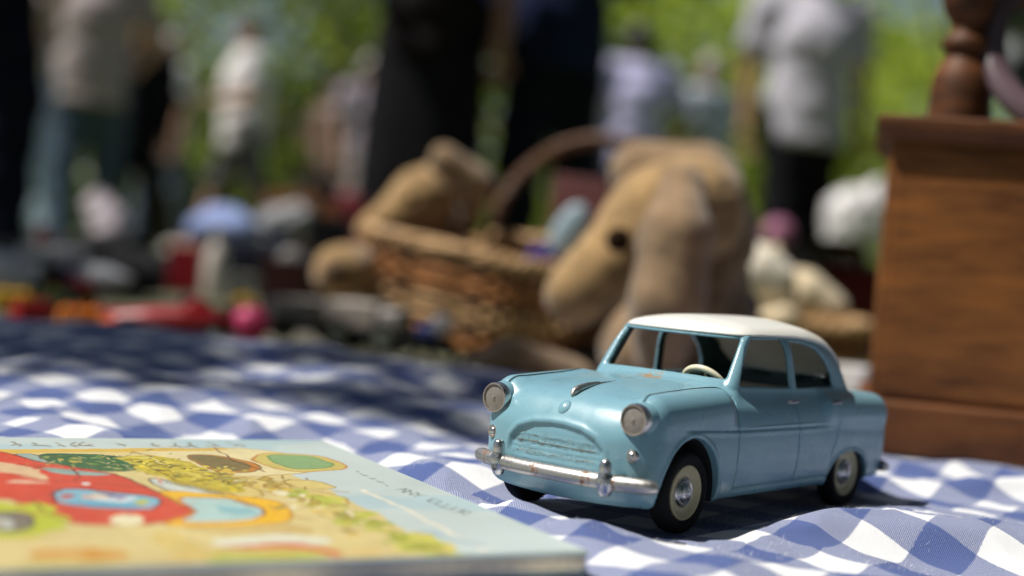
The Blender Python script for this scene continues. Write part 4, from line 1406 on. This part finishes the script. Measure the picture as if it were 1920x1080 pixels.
for px_, py_, d_, c_, rz_, lb_ in BRICKS:
    o = small("toy_brick", lb_, "toy brick", px_, py_, d_, rz=rz_, group="toy bricks behind the cloth crest")
    MB().box((0, 0, .010), (.038, .018, .020), bev=.001).build("brick", MATS[c_], o)
    for kx in (-.012, 0, .012):
        MB().lathe([(.004, 0), (.004, .003), (.001, .0032)], 'z', (kx, 0, .020), 10).build("stud", MATS[c_], o)
o = small("toy_tractor", "small red and black toy tractor left of the red racing car", "toy tractor", 118, 590, 1.62, rz=.5)
MB().box((.012, 0, .026), (.040, .018, .016), bev=.003).build("bonnet", REDP, o)
MB().box((-.016, 0, .034), (.022, .026, .034), bev=.003).build("cab", C("black_toy_paint", 20, 20, 22, .5), o)
for s_ in (1, -1):
    toy_wheel(o, -.018, s_ * .020, .017, .017, .010, C("yellow_toy_paint", 220, 180, 40, .4)); toy_wheel(o, .024, s_ * .014, .010, .010, .008, MATS["yellow_toy_paint"])
o = small("gift_box", "crimson lidded box standing behind the yellow block", "box", 345, 540, 2.30, rz=.15)
MB().box((0, 0, .030), (.050, .040, .060), bev=.001).build("box", C("crimson_card", 176, 18, 44, .5), o)
MB().box((0, 0, .066), (.054, .044, .014), bev=.001).build("lid", C("crimson_card", 176, 18, 44, .5), o)
o = small("white_bottle", "slim white bottle standing right of the crimson box", "bottle", 402, 540, 2.25)
MB().lathe([(.001, 0), (.017, 0), (.018, .004), (.018, .060), (.013, .074), (.007, .082), (.007, .094), (.009, .094), (.009, .104), (.001, .105)], 'z', n=24).build("bottle", C("chalk_white_glaze", 200, 190, 180, .35), o)
o = small("white_cup", "white china cup right of the slim white bottle", "cup", 446, 548, 2.1)
MB().lathe([(.001, .003), (.014, 0), (.016, .004), (.022, .020), (.026, .040), (.024, .040), (.020, .020), (.001, .006)], 'z', n=24).build("cup", C("china_white", 214, 206, 198, .2), o)
MB().tube([(.023 + .012 * math.sin(t_), 0, .022 - .012 * math.cos(t_)) for t_ in np.linspace(.2, 2.9, 12)], .0028, 8).build("handle", C("china_white", 214, 206, 198, .2), o)
o = small("suitcase", "dark navy suitcase with pale clothes on top, behind the cup", "suitcase", 470, 500, 2.62, rz=.1)
MB().box((0, 0, .045), (.150, .09, .090), bev=.006).build("shell", C("navy_fibre", 22, 28, 56, .6), o)
MB().tube([(-.02, -.046, .05), (-.018, -.056, .055), (.018, -.056, .055), (.02, -.046, .05)], .004, 8).build("handle", RUBBER, o)
o = small("folded_shirt", "pale blue folded shirt heaped on the navy suitcase", "shirt", 418, 430, 2.62, z=.0)
under_ = soft("cloth", [(375, 430, 2.60, 26, 455, 430, 2.60, 28), (400, 408, 2.62, 24, 440, 410, 2.62, 22)], C("pale_blue_cotton", 138, 154, 200, .9), None, .01, .006, .004)
under(o, under_)
o = small("paper_bag", "crumpled grey paper bag beside the pale blue shirt", "bag", 535, 450, 2.60, z=float(GZ))
under(o, soft("bag", [(515, 420, 2.66, 34, 555, 415, 2.66, 34), (515, 480, 2.66, 36, 560, 500, 2.66, 36), (530, 560, 2.66, 38, 560, 560, 2.66, 36)], C("grey_paper", 150, 150, 152, .8), None, .008, .006, .006))
o = small("black_handbag", "black leather handbag standing behind the golden soft toy", "handbag", 612, 500, 2.2, rz=.1)
MB().box((0, 0, .068), (.070, .040, .130), bev=.008).build("body", C("black_leather", 14, 14, 16, .45), o)
MB().tube([(.024 * math.cos(t_), 0, .130 + .034 * math.sin(t_)) for t_ in np.linspace(0, math.pi, 18)], .0035, 8).build("handle", C("black_leather", 14, 14, 16, .45), o)
o = small("golf_ball", "small white ball left of the black handbag", "ball", 542, 490, 2.0, z=.0)
MB().lathe([(.001, 0), (.022, 0), (.022, .050), (.001, .051)], 'z', n=20).build("tin", C("brown_tin", 82, 36, 26, .5), o)
MB().blob((0, 0, .066), .0165, 12).build("ball", C("china_white", 214, 206, 198, .2), o)
o["label"] = "small white ball resting on a brown tin left of the black handbag"; o["category"] = "ball on tin"
o.name = "ball_on_tin"
o = small("wooden_box", "dark reddish wooden box low behind the grey toy truck", "box", 545, 560, 1.85, rz=.1)
MB().box((0, 0, .032), (.075, .05, .062), bev=.002).build("box", C("red_brown_stain", 74, 28, 20, .5), o)
MB().box((0, 0, .067), (.079, .054, .008), bev=.002).build("lid", C("red_brown_stain", 74, 28, 20, .5), o)
o = small("blanket", "black blanket heaped on the ground at the left", "blanket", 160, 520, 2.2)
under(o, soft("cloth", [(-60, 520, 2.3, 60, 100, 505, 2.2, 55), (100, 505, 2.2, 55, 260, 530, 2.1, 48), (200, 500, 2.4, 40, 330, 520, 2.4, 40), (40, 480, 2.4, 30, 230, 470, 2.5, 36)], C("black_wool", 10, 10, 12, .95), None, .02, .01, .006))
o = small("cloth_sack", "pale pinkish cloth sack slumped on the black blanket", "sack", 195, 430, 2.7, z=.05)
under(o, soft("sack", [(185, 385, 2.6, 28, 205, 420, 2.58, 36), (210, 440, 2.56, 30, 190, 450, 2.56, 26)], C("pale_pink_canvas", 160, 150, 156, .9), None, .01, .006, .005))
o = small("wooden_crate", "orange brown slatted wooden crate under the trees behind the handbag", "crate", 600, 420, 5.0, rz=.05)
for k in range(5):
    for s in (1, -1):
        MB().box((0, s * .12, .03 + .066 * k), (.34, .012, .054), bev=.002).build("slat", C("orange_pine", 168, 104, 62, .6, var=.25), o)
for sx in (1, -1):
    for k in range(5): MB().box((sx * .164, 0, .03 + .066 * k), (.012, .226, .054), bev=.002).build("slat", MATS["orange_pine"], o)
for sx in (1, -1):
    for s in (1, -1): MB().box((sx * .15, s * .106, .16), (.02, .016, .32)).build("corner_post", MATS["orange_pine"], o)
o = small("velvet_cushion", "dark red velvet cushion leaning by the crate", "cushion", 662, 400, 3.4, z=float(GZ))
under(o, soft("cushion", [(655, 385, 3.4, 26, 672, 420, 3.4, 28), (650, 470, 3.4, 36, 680, 480, 3.4, 34), (650, 530, 3.4, 30, 680, 535, 3.4, 30)], C("dark_red_velvet", 110, 22, 34, .9), None, .02, .01, .004))

# right-hand things
o = small("fabric_box", "dark red cloth covered box between cream soft toy and mirror stand", "box", 1600, 610, 1.95, rz=-.1)
MB().box((0, 0, .060), (.10, .07, .1195), bev=.003).build("box", C("dark_red_cloth", 96, 8, 12, .8), o)
o = small("straw_hat", "dark olive hat lying on the dark red box", "hat", 1570, 500, 1.90, z=.1172)
MB().lathe([(.075, .0025), (.078, .0012), (.060, 0), (.040, .001), (.038, .012), (.034, .028), (.022, .034), (.001, .035)], 'z', n=36).build("hat", C("olive_felt", 52, 42, 20, .95, var=.2, spec=.05), o)
MB().lathe([(.0405, .002), (.0405, .010), (.039, .0105)], 'z', n=36).build("band", C("dark_brown_ribbon", 30, 18, 10, .7), o)
o = small("shopping_bag", "bright white plastic bag on the grass left of the mirror stand", "bag", 1605, 480, 3.6, z=float(GZ) - .03)
under(o, soft("bag", [(1590, 400, 3.6, 44, 1630, 390, 3.6, 40), (1590, 440, 3.6, 46, 1640, 430, 3.6, 40), (1590, 530, 3.6, 46, 1640, 540, 3.6, 44), (1640, 360, 3.6, 14, 1650, 340, 3.6, 10)], C("white_plastic_film", 214, 210, 208, .4), None, .02, .012, .012))
o = small("toy_van", "small white and grey toy van parked behind the tail of the blue car", "toy van", 1600, 660, 1.15, rz=2.2)
toy_truck(o, .052, .026, .038, C("white_van_paint", 196, 192, 188, .4), C("white_van_paint", 196, 192, 188, .4), .0075, HUBW)
o = small("storage_crate", "dark plastic crate carrying the pink ball, behind the olive hat", "crate", 1462, 520, 3.1, z=float(GZ) - .02)
MB().box((0, 0, .085), (.13, .10, .17), bev=.004).build("crate", C("charcoal_plastic", 30, 30, 34, .5), o)
for k in range(4): MB().box((0, -.0505, .03 + .036 * k), (.11, .003, .008), bev=.001).build("rib", C("charcoal_plastic", 30, 30, 34, .5), o)
o = small("pink_ball", "dusty pink ball seen between the black trouser legs", "ball", 1460, 430, 3.08, z=.152)
MB().blob((0, 0, .034), .034, 14).build("ball", C("dusty_pink_rubber", 160, 98, 126, .6), o)

# ------------------------------------------------------------------ people (one skinned body each, clothes and hair as children)
def skin_obj(name, chains, material, parent, lvl=1):
    """chains: lists of (x, y, z, radius) joined where they share a point"""
    V, E, Rr, key, roots = [], [], [], {}, []
    for ch in chains:
        prev = None
        for (x, y, z, r) in ch:
            k = (round(x, 4), round(y, 4), round(z, 4))
            if k not in key:
                key[k] = len(V); V.append((x, y, z)); Rr.append(r)
            i = key[k]
            if prev is not None and prev != i: E.append((prev, i))
            prev = i
    me = bpy.data.meshes.new(name); me.from_pydata(V, E, [])
    o = bpy.data.objects.new(name, me); COL.objects.link(o)
    md = o.modifiers.new("skin", 'SKIN'); md.use_smooth_shade = True
    ly = me.skin_vertices[0].data if me.skin_vertices else None
    if ly is None:
        bm = bmesh.new(); bm.from_mesh(me); bm.verts.layers.skin.verify(); bm.to_mesh(me); bm.free(); ly = me.skin_vertices[0].data
    for i, r in enumerate(Rr):
        ly[i].radius = (r, r) if not isinstance(r, tuple) else r
    seen = set(); adj = {}
    for a, b in E: adj.setdefault(a, []).append(b); adj.setdefault(b, []).append(a)
    for i in range(len(V)):
        if i in seen: continue
        ly[i].use_root = True; st_ = [i]
        while st_:
            q_ = st_.pop()
            if q_ in seen: continue
            seen.add(q_); st_ += adj.get(q_, [])
    sb = o.modifiers.new("sub", 'SUBSURF'); sb.levels = lvl; sb.render_levels = lvl
    if material: me.materials.append(material)
    o.parent = parent
    return o


def garment(name, prims, z0, z1, material, parent):
    """a cloth shell: smooth union of tapered capsules, a little flatter front to back, cut clean at hem and neck"""
    lo = np.min([np.minimum(np.array(a) - ra, np.array(b) - rb) for a, b, ra, rb in prims], 0) - .05
    hi = np.max([np.maximum(np.array(a) + ra, np.array(b) + rb) for a, b, ra, rb in prims], 0) + .05
    lo[2] = max(lo[2], z0 - .05); hi[2] = min(hi[2], z1 + .05)

    def F(x, y, z):
        d = None
        for a, b, ra, rb in prims:
            e = rcone(x, y, z, a, b, ra, rb)
            d = e if d is None else smin(d, e, .05)
        fold = .006 * np.sin(x * 26 + z * 9) * np.sin(z * 21 + x * 7 + 1) + .004 * np.sin(z * 48 + y * 12)
        return np.maximum(np.maximum(d + fold, z0 - z), z - z1)
    P, Q = sdf_mesh(F, lo, hi, .022, 2)
    return obj(name, P, Q, material, parent)


SKINS = [mat("fair_skin", (.50, .30, .21), .5, var=.1), mat("tanned_skin", (.34, .17, .095), .5, var=.1), mat("dark_skin", (.10, .045, .028), .5, var=.1)]
HAIRS = [mat("brown_hair", (.05, .028, .015), .6, var=.4, scale=200), mat("grey_hair", (.30, .27, .24), .6, var=.3, scale=200), mat("black_hair", (.012, .010, .010), .5, var=.3, scale=200)]
EYE = mat("eye_white", (.7, .68, .64), .3, var=.02)
LIP = mat("lips", (.36, .13, .11), .5)


def person(label, px, d, h, face, top, sleeve, bottom, kind, skin=0, hair=0, arms=("down", "down"), stride=.10, shoes=(.02, .02, .022), wide=1.0, long_hair=False, group="people browsing the flea market"):
    p = at(px, 300, d)
    k = h / 1.75
    o = thing("person", label, "person", (p[0], p[1], float(ground_z(p[0], p[1])) + .005), face, group)
    o.scale = (k, k, k)
    w = wide
    # joints; the figure faces +Y
    hip = lambda s: (s * .095 * w, 0, .90); knee = lambda s: (s * .105, s * stride * .5 + .02, .49); ank = lambda s: (s * .105, s * stride - .01, .085)
    toe = lambda s: (s * .125, s * stride + .15, .035)
    sh = lambda s: (s * .185 * w, -.01, 1.43)
    hands = {}
    def arm(s, pose):
        if pose == "down": el, wr, hd, cd = (s * .235 * w, -.03, 1.14), (s * .24 * w, .03, .89), (s * .24 * w, .045, .81), (0, .10, -1)
        elif pose == "fold": el, wr, hd, cd = (s * .25 * w, .06, 1.16), (s * .02, .20, 1.18), (-s * .08, .20, 1.20), (-s, .05, .1)
        elif pose == "bent": el, wr, hd, cd = (s * .25 * w, -.02, 1.15), (s * .17, .22, 1.10), (s * .13, .29, 1.12), (-s * .4, .9, .1)
        else: el, wr, hd, cd = (s * .30 * w, .0, 1.18), (s * .18 * w, .08, 1.00), (s * .15 * w, .10, .95), (-s * .4, .3, -.7)
        return el, wr, hd, cd
    ch = [[(0, 0, .95, .135), (0, 0, 1.10, .125), (0, 0, 1.28, .14), (0, -.01, 1.42, .11), (0, -.005, 1.50, .058), (0, .012, 1.56, .068), (0, .02, 1.62, .088), (0, .018, 1.675, .088), (0, .01, 1.725, .055)]]
    for s, pose in ((1, arms[0]), (-1, arms[1])):
        el, wr, hd, cd = arm(s, pose)
        ch.append([(0, 0, .95, .135), (*hip(s), .098), (*knee(s), .062), (*ank(s), .042), (*toe(s), .032)])
        ch.append([(0, -.01, 1.42, .11), (*sh(s), .062), (*el, .044), (*wr, .030), (*hd, .036)])
        cd = np.array(cd, float); cd /= np.linalg.norm(cd)
        side = np.cross(cd, (0, 1, 0) if abs(cd[1]) < .7 else (0, 0, 1)); side /= np.linalg.norm(side)
        nrm = np.cross(side, cd)
        for f_, (off, L) in enumerate(((-.027, .072), (-.009, .082), (.009, .078), (.026, .060))):
            b = np.array(hd) + side * off + cd * .012
            ch.append([(*b, .0105), (*(b + cd * L * .5), .0095), (*(b + cd * L * .8 + nrm * .012), .0085), (*(b + cd * L * .95 + nrm * .028), .0070)])
        tb = np.array(hd) - side * .026 - cd * .02
        ch.append([(*tb, .013), (*(tb - side * .022 + cd * .028), .011), (*(tb - side * .026 + cd * .058), .009)])
        # ears
        ch.append([(s * .078, .01, 1.60, .016), (s * .092, .0, 1.625, .018), (s * .086, .0, 1.65, .012)])
    ch.append([(0, .085, 1.635, .010), (0, .118, 1.605, .016), (0, .10, 1.592, .011)])      # nose
    skin_obj("body", ch, SKINS[skin], o)
    for s in (1, -1):
        ey = MB().blob((s * .034, .094, 1.637), (.014, .010, .008), 6).build("eye", EYE, o)
        MB().blob((s * .034, .1035, 1.637), (.0065, .003, .0065), 6).build("iris", HAIRS[0], ey)
    MB().blob((0, .092, 1.565), (.024, .010, .008), 6).build("mouth", LIP, o)
    # hair: a cap that leaves the face free
    hb = MB(); n = 16; v, f = [], []
    for i in range(9):
        t_ = .12 + (math.pi * .60) * i / 8
        for k_ in range(2 * n):
            a_ = math.pi * k_ / n
            fr = max(0, math.sin(a_))
            tt = t_ * (1 - .45 * fr) if not long_hair else t_ * (1 - .45 * fr) * (1.0 + .35 * (1 - fr))
            rr_ = 1.0 if not long_hair else 1.0 + .1 * (i / 8)
            v.append((.098 * rr_ * math.sin(tt) * math.cos(a_), .012 + .108 * rr_ * math.sin(tt) * math.sin(a_), 1.655 + .118 * math.cos(tt) - (.10 * max(0, i / 8 - .6) * 3 * (1 - fr) if long_hair else 0)))
    for i in range(8):
        for k_ in range(2 * n):
            l_ = (k_ + 1) % (2 * n); f.append((i * 2 * n + k_, (i + 1) * 2 * n + k_, (i + 1) * 2 * n + l_, i * 2 * n + l_))
    f.append(tuple(range(2 * n)))
    hb.add(v, f).build("hair", HAIRS[hair], o)
    # clothes
    hem = .80
    tc = [((0, 0, hem - .12), (0, 0, 1.00), .172 * w, .160 * w), ((0, 0, 1.00), (0, 0, 1.28), .160 * w, .172 * w), ((0, 0, 1.28), (0, -.01, 1.43), .172 * w, .115), ((0, -.01, 1.43), (0, -.008, 1.50), .11, .072)]
    for s, pose in ((1, arms[0]), (-1, arms[1])):
        el, wr, hd, cd = arm(s, pose)
        tc.append(((0, -.01, 1.40), sh(s), .11, .084))
        if sleeve == "long": tc += [(sh(s), el, .084, .064), (el, wr, .064, .046)]
        else:
            mid = tuple(np.array(sh(s)) * .38 + np.array(el) * .62); tc.append((sh(s), mid, .084, .076))
    garment("coat" if sleeve == "long" and top[0] < .03 else "shirt", tc, hem, 1.515, top_mat(top), o)
    bm_ = top_mat(bottom)
    if kind == "skirt":
        pr = [(.15, 1.0), (.185, .90), (.20, .70), (.208, .45), (.212, .16), (.207, .15), (.14, .95)]
        sk = MB(); n = 28; v = []
        for (r_, z_) in pr:
            for k_ in range(n):
                a_ = 2 * math.pi * k_ / n; q_ = r_ * (1 + (.06 * math.sin(7 * a_)) * (1 - z_))
                v.append((q_ * w * math.cos(a_), q_ * .85 * math.sin(a_), z_))
        f = [(i * n + k_, i * n + (k_ + 1) % n, (i + 1) * n + (k_ + 1) % n, (i + 1) * n + k_) for i in range(len(pr) - 1) for k_ in range(n)]
        sk.add(v, f).build("skirt", bm_, o)
    else:
        bc_ = [((0, 0, 1.06), (0, 0, .92), .130 * w, .135 * w)]
        for s in (1, -1):
            bc_ += [((s * .075 * w, 0, .93), knee(s), .108 * w, .082)]
            if kind == "trousers": bc_.append((knee(s), ank(s), .082, .070))
        garment(kind, bc_, .05 if kind == "trousers" else .50, 1.04, bm_, o)
    for s in (1, -1):
        a_ = ank(s)
        sm_ = MB().blob((s * .112, a_[1] + .075, .040), (.052, .145, .042), 8)
        sm_.build("shoe", top_mat(shoes), o)
    return o


def top_mat(c):
    nm = "cloth_%02x%02x%02x" % tuple(int(min(1, q) * 255) for q in c)
    return mat(nm, c, .9, var=.15, scale=14, bump=.3, bump_scale=40, spec=.06)


WHITE_T, JEANS, BLACK = (.80, .76, .74), (.055, .085, .14), (.009, .009, .011)
person("person in a loose taupe shirt and jeans seen from behind at the left", 160, 7.75, 1.76, .25, (.42, .35, .34), "short", (.07, .10, .14), "trousers", 0, 0, ("akimbo", "down"), .12, (.6, .58, .58), 1.16)
person("person in pale blue trousers and white shirt half hidden at the far left", 84, 9.2, 1.74, 1.2, (.62, .56, .55), "short", (.40, .50, .56), "trousers", 1, 1, ("bent", "down"), .16, (.7, .68, .66))
person("person in dark navy clothes cut off by the left edge of the picture", -72, 4.2, 1.80, -.4, (.010, .013, .030), "long", (.008, .010, .022), "trousers", 0, 2, ("down", "down"), .08)
person("person in long black coat behind the taupe shirt", 256, 9.8, 1.60, 2.8, BLACK, "long", BLACK, "trousers", 1, 2, ("down", "down"), .12, BLACK, 1.05)
person("person in white top and grey blue jeans right of the black coat", 312, 11.6, 1.72, 2.2, (.66, .66, .64), "short", (.11, .13, .17), "trousers", 1, 1, ("bent", "down"), .2, (.4, .38, .36))
person("person in white T shirt and grey shorts walking left under the trees", 452, 10.4, 1.74, 1.9, WHITE_T, "short", (.10, .095, .10), "shorts", 0, 0, ("down", "bent"), .28, (.6, .58, .55))
person("person in brown patterned top near the crate, far behind", 624, 13.0, 1.62, 2.6, (.22, .15, .12), "short", (.03, .03, .035), "trousers", 0, 0, ("bent", "bent"), .1, (.2, .2, .2), 1.1)
person("person in mauve grey top with light trousers left of the black skirt", 684, 11.5, 1.66, 3.6, (.36, .31, .35), "short", (.42, .36, .33), "trousers", 0, 1, ("down", "bent"), .1, (.5, .5, .5))
person("person in wide black skirt standing close with one bare arm", 792, 4.9, 1.72, 2.9, (.014, .011, .012), "short", BLACK, "skirt", 1, 2, ("bent", "down"), .06, BLACK, 1.05)
person("person in navy jacket and black jeans with legs apart", 1026, 5.2, 1.84, 3.3, (.014, .020, .055), "long", (.010, .012, .020), "trousers", 0, 2, ("down", "bent"), .10, BLACK, .98)
person("person in lavender shirt with dark hair facing away", 1180, 9.4, 1.74, .3, (.52, .50, .72), "short", (.03, .03, .04), "trousers", 2, 2, ("akimbo", "down"), .1, BLACK, 1.15)
person("person in grey blue denim shirt left of the grey T shirt", 1322, 9.6, 1.60, .8, (.42, .47, .52), "short", (.085, .12, .17), "trousers", 1, 1, ("bent", "bent"), .12, (.3, .3, .3), .95)
person("person in grey T shirt and black trousers standing with arms hanging down", 1500, 7.0, 1.80, math.pi + .1, (.50, .48, .53), "short", (.008, .008, .010), "trousers", 1, 0, ("down", "down"), .14, BLACK, 1.16)
# dark print on the grey T shirt
for o_ in [q for q in COL.objects if q.get("label", "").startswith("person in grey T shirt")]:
    pm = MB()
    pm.blob((.03, .186, 1.24), (.080, .022, .050), 8)
    pm.build("chest_print", mat("faded_black_print", (.05, .05, .045), .9, var=.5, scale=40), o_)

# ------------------------------------------------------------------ trees
BARK = mat("rough_bark", (.085, .06, .04), .9, var=.35, scale=18, bump=.9, bump_scale=22)
LEAF_L = m_leaf("lime_leaves", (.10, .145, .014), (.27, .33, .035), (.50, .62, .06), .5)
LEAF_M = m_leaf("mid_green_leaves", (.035, .06, .008), (.15, .19, .022), (.34, .44, .04), .45)
LEAF_S = m_leaf("shade_leaves", (.020, .034, .012), (.045, .060, .020), (.07, .085, .03), .2)
LEAF_D = m_leaf("deep_green_leaves", (.014, .032, .008), (.045, .075, .012), (.09, .15, .015), .3)


def leaf_mesh(name, C_, size, material, parent, up=.4):
    n = len(C_)
    a = RNG.normal(size=(n, 3)); a[:, 2] *= up; a /= np.linalg.norm(a, axis=1)[:, None]
    b = RNG.normal(size=(n, 3)); b -= a * (a * b).sum(1)[:, None]; b /= np.linalg.norm(b, axis=1)[:, None]
    s = size * RNG.uniform(.6, 1.3, n)[:, None]
    V = np.stack([C_ - a * s * .5, C_ + b * s * .30 + a * s * .05, C_ + a * s * .55, C_ - b * s * .30 + a * s * .05], 1).reshape(-1, 3)
    return obj(name, V, np.arange(4 * n).reshape(n, 4), material, parent, sm=False)


def tree(label, px, d, H, R, n, material, size, z0=.35, name="tree", group="trees behind the market"):
    p = at(px, 400, d)
    o = thing(name, label, "tree", (p[0], p[1], float(ground_z(p[0], p[1]))), 0, group)
    tr = MB()
    zs = np.linspace(0, H * .75, 10); wx = np.cumsum(RNG.normal(0, .06, 10)); wy = np.cumsum(RNG.normal(0, .06, 10))
    r0 = .02 * H + .05
    tr.tube(np.stack([wx - wx[0], wy - wy[0], zs], 1), np.linspace(r0, r0 * .25, 10), 10)
    cl = []
    for k in range(26):
        t = RNG.uniform(z0, 1.0); a = RNG.uniform(0, 6.283)
        rr = R * math.sqrt(max(.05, 1 - (2 * (t - z0) / (1 - z0) - .9) ** 2 * .8)) * RNG.uniform(.45, 1.0)
        c = np.array([rr * math.cos(a), rr * math.sin(a), H * t]); cl.append(c)
        j = int(np.clip(t * 8 - 1.5, 1, 8)); b0 = np.array([wx[j] - wx[0], wy[j] - wy[0], zs[j]])
        if k < 14: tr.tube([b0, b0 * .45 + c * .55 + (0, 0, .15), c], [r0 * .35, r0 * .18, .015], 6)
    tr.build("trunk", BARK, o)
    cl = np.array(cl)
    q = cl[RNG.integers(0, len(cl), n := int(n * 1.0))] + RNG.normal(size=(n, 3)) * np.array([R * .24, R * .24, H * .055])
    leaf_mesh("crown", q, size * .62, material, o)
    return o


tree("mid green tree with low branches behind the walking white T shirt", 560, 15, 4.4, 2.3, 3600, LEAF_M, .26, .16)
tree("shady deep green tree above the white top at the left", 330, 17, 3.5, 2.4, 2200, LEAF_D, .26, .18)
tree("tall mid green tree over the taupe shirt", 60, 21, 4.0, 2.8, 3400, LEAF_M, .30, .15)
tree("broad mid green tree behind the black skirt", 860, 19, 4.6, 3.0, 5200, LEAF_M, .28, .10)
tree("lime green tree right behind the lavender shirt", 1240, 18, 3.6, 2.9, 5000, LEAF_L, .28, .08)
tree("soft lime tree behind the grey T shirt", 1540, 20, 3.7, 2.9, 4600, LEAF_L, .30, .08)
tree("bright tree beside the mirror stand", 1760, 16, 4.4, 2.4, 4600, LEAF_L, .26, .08)
tree("deep green tree far between the jackets", 1050, 26, 4.6, 3.2, 3000, LEAF_D, .36, .08)
for lb, x_, y_, m_ in (("unseen tree added right behind the camera to dim the sky", 4.5, -4.0, LEAF_D), ("unseen tree added straight behind the camera to dim the sky", .5, -7.5, LEAF_D), ("unseen tree added far right of the mirror stand to dim the sky", 7.0, 1.5, LEAF_D)):
    o = tree(lb, 960, 10, 6.5, 2.8, 5200, m_, .34, .10)  # out of view, added only to darken the sky facing the car's side
    o.location = (x_, y_, float(ground_z(x_, y_)))
for k, (px_, d_, H_, R_, m_, lb) in enumerate(((440, 24, 2.2, 3.0, LEAF_M, "mid green hedge bush far left of the centre"), (720, 25, 2.4, 3.0, LEAF_L, "lime hedge bush behind the mauve grey top"), (1420, 27, 2.6, 3.4, LEAF_M, "mid green hedge bush far behind the grey T shirt"), (140, 27, 2.6, 3.4, LEAF_D, "deep green hedge bush behind the pale blue trousers"), (1680, 25, 2.6, 3.0, LEAF_L, "lime hedge bush left of the mirror post"), (1960, 26, 3.0, 3.4, LEAF_M, "mid green hedge bush behind the mirror"), (1150, 30, 2.8, 3.6, LEAF_L, "lime hedge bush behind the lavender shirt"), (-60, 26, 3.0, 3.0, LEAF_M, "mid green hedge bush at the left edge"))):
    p = at(px_, 400, d_)
    o = thing("bush", lb, "bush", (p[0], p[1], float(ground_z(p[0], p[1]))), 0, "hedge bushes behind the market")
    tr = MB()
    for j in range(9):
        a = RNG.uniform(0, 6.283); tr.tube([(0, 0, 0), (R_ * .3 * math.cos(a), R_ * .3 * math.sin(a), H_ * .45), (R_ * .6 * math.cos(a), R_ * .6 * math.sin(a), H_ * .8)], [.05, .03, .012], 6)
    tr.build("stems", BARK, o)
    n = 3000
    q = RNG.normal(size=(n, 3)) * np.array([R_ * .45, R_ * .35, H_ * .22]) + (0, 0, H_ * .45)
    q[:, 2] = np.abs(q[:, 2])
    leaf_mesh("foliage", q, .22, m_, o)

# the shade tree overhead: its crown throws the dappled light on the cloth and on the market
shade = thing("shade_tree", "large tree standing left of the market whose branches shade the cloth", "tree", (-5.6, 1.6, float(ground_z(-5.6, 1.6))))
HC = 3.6


def shade_amount(x, y):
    s = .55 + 0 * x
    s = np.where(y > 2.4, .50, s)
    s = np.where((y > .72) & (y <= .77) & (x < -.02), .5, s)
    s = np.where((y > .77) & (y < 1.22) & (x < .06), .85, s)               # back of the cloth
    s = np.where((y > .98) & (y < 2.4), .50, s)
    s = np.where(np.hypot((x - .06) / .34, (y - 1.52) / .32) < 1, .22, s)
    lit = np.hypot((x - .06) / .42, (y - .55) / .235) < 1
    s = np.where(lit, .0, s)
    return s


n = 11000
near = np.stack([RNG.uniform(-1.6, 1.6, n), RNG.uniform(-.6, 2.6, n)], 1)
keep = RNG.random(n) < np.clip(1.6 * shade_amount(near[:, 0], near[:, 1]) * sstep(.30, .56, fbm(near[:, 0] * 5 + 3, near[:, 1] * 5 + 8, 2) + .5 * (shade_amount(near[:, 0], near[:, 1]) - .5)), 0, 1)
near = near[keep]
n2 = 17000
farp = np.stack([RNG.uniform(-9, 8, n2), RNG.uniform(-8, 13.0, n2)], 1)
farp = farp[(np.abs(farp[:, 0]) > 1.5) | (farp[:, 1] < -.5) | (farp[:, 1] > 2.4)]
farp = farp[RNG.random(len(farp)) < sstep(.51, .60, fbm(farp[:, 0] * .9 + 13, farp[:, 1] * .9 + 4, 3))]
n3 = 16000
dn = np.stack([RNG.uniform(-6, 9, n3), RNG.uniform(-8, 2.5, n3)], 1)  # extra unseen leaves, added to block sky right of and behind the car
dn = dn[(dn[:, 0] > .95) | (dn[:, 1] < -.75)]
farp = np.concatenate([farp, dn])
for (px_, py_, d_, r_) in ((1610, 400, 3.6, .5), (420, 400, 2.62, .30), (452, 170, 10.4, 1.0), (160, 60, 7.75, .9), (1500, 100, 7.0, .9), (310, 130, 11.6, .7), (1180, 120, 9.4, .5), (1320, 120, 9.6, .4), (1480, 540, 1.5, .17), (880, 500, 1.42, .15), (1150, 380, 1.1, .10), (800, 350, 1.55, .10), (85, 200, 10.4, .7), (195, 400, 2.6, .2), (400, 500, 2.2, .12), (540, 430, 2.6, .2)):
    w_ = at(px_, py_, d_); h_ = w_[:2] - SUN[:2] * (w_[2] / SUN[2])
    farp = farp[np.hypot(farp[:, 0] - h_[0], farp[:, 1] - h_[1]) > r_]
    near = near[np.hypot(near[:, 0] - h_[0], near[:, 1] - h_[1]) > r_]
hn = HC + RNG.uniform(-.5, .7, len(near)); hf_ = HC + RNG.uniform(-.2, 1.6, len(farp)) + .12 * farp[:, 1]
P1 = np.concatenate([near, np.zeros((len(near), 1))], 1) + SUN[None] * (hn / SUN[2])[:, None]
P2 = np.concatenate([farp, np.zeros((len(farp), 1))], 1) + SUN[None] * (hf_ / SUN[2])[:, None]
off = np.array(shade.location)
leaf_mesh("crown", P1 - off, .105, LEAF_S, shade, up=.25)
leaf_mesh("crown", P2 - off, .24, LEAF_S, shade, up=.25)
tr = MB()
tr.tube([(0, 0, 0), (.08, .05, 1.2), (.2, .1, 2.4), (.6, .3, 3.4), (1.4, .8, 4.2)], [.30, .24, .20, .16, .10], 12)
FAR_ = np.where((farp[:, 1] > 3.2) | (farp[:, 0] < -2.2))[0]
for q in range(12):
    e = P2[FAR_[RNG.integers(0, len(FAR_))]] - off
    tr.tube([(.5, .25, 3.2), np.array((.5, .25, 3.2)) * .5 + e * .5 + (0, 0, .35), e], [.09, .05, .012], 7)
tr.build("trunk", BARK, shade)
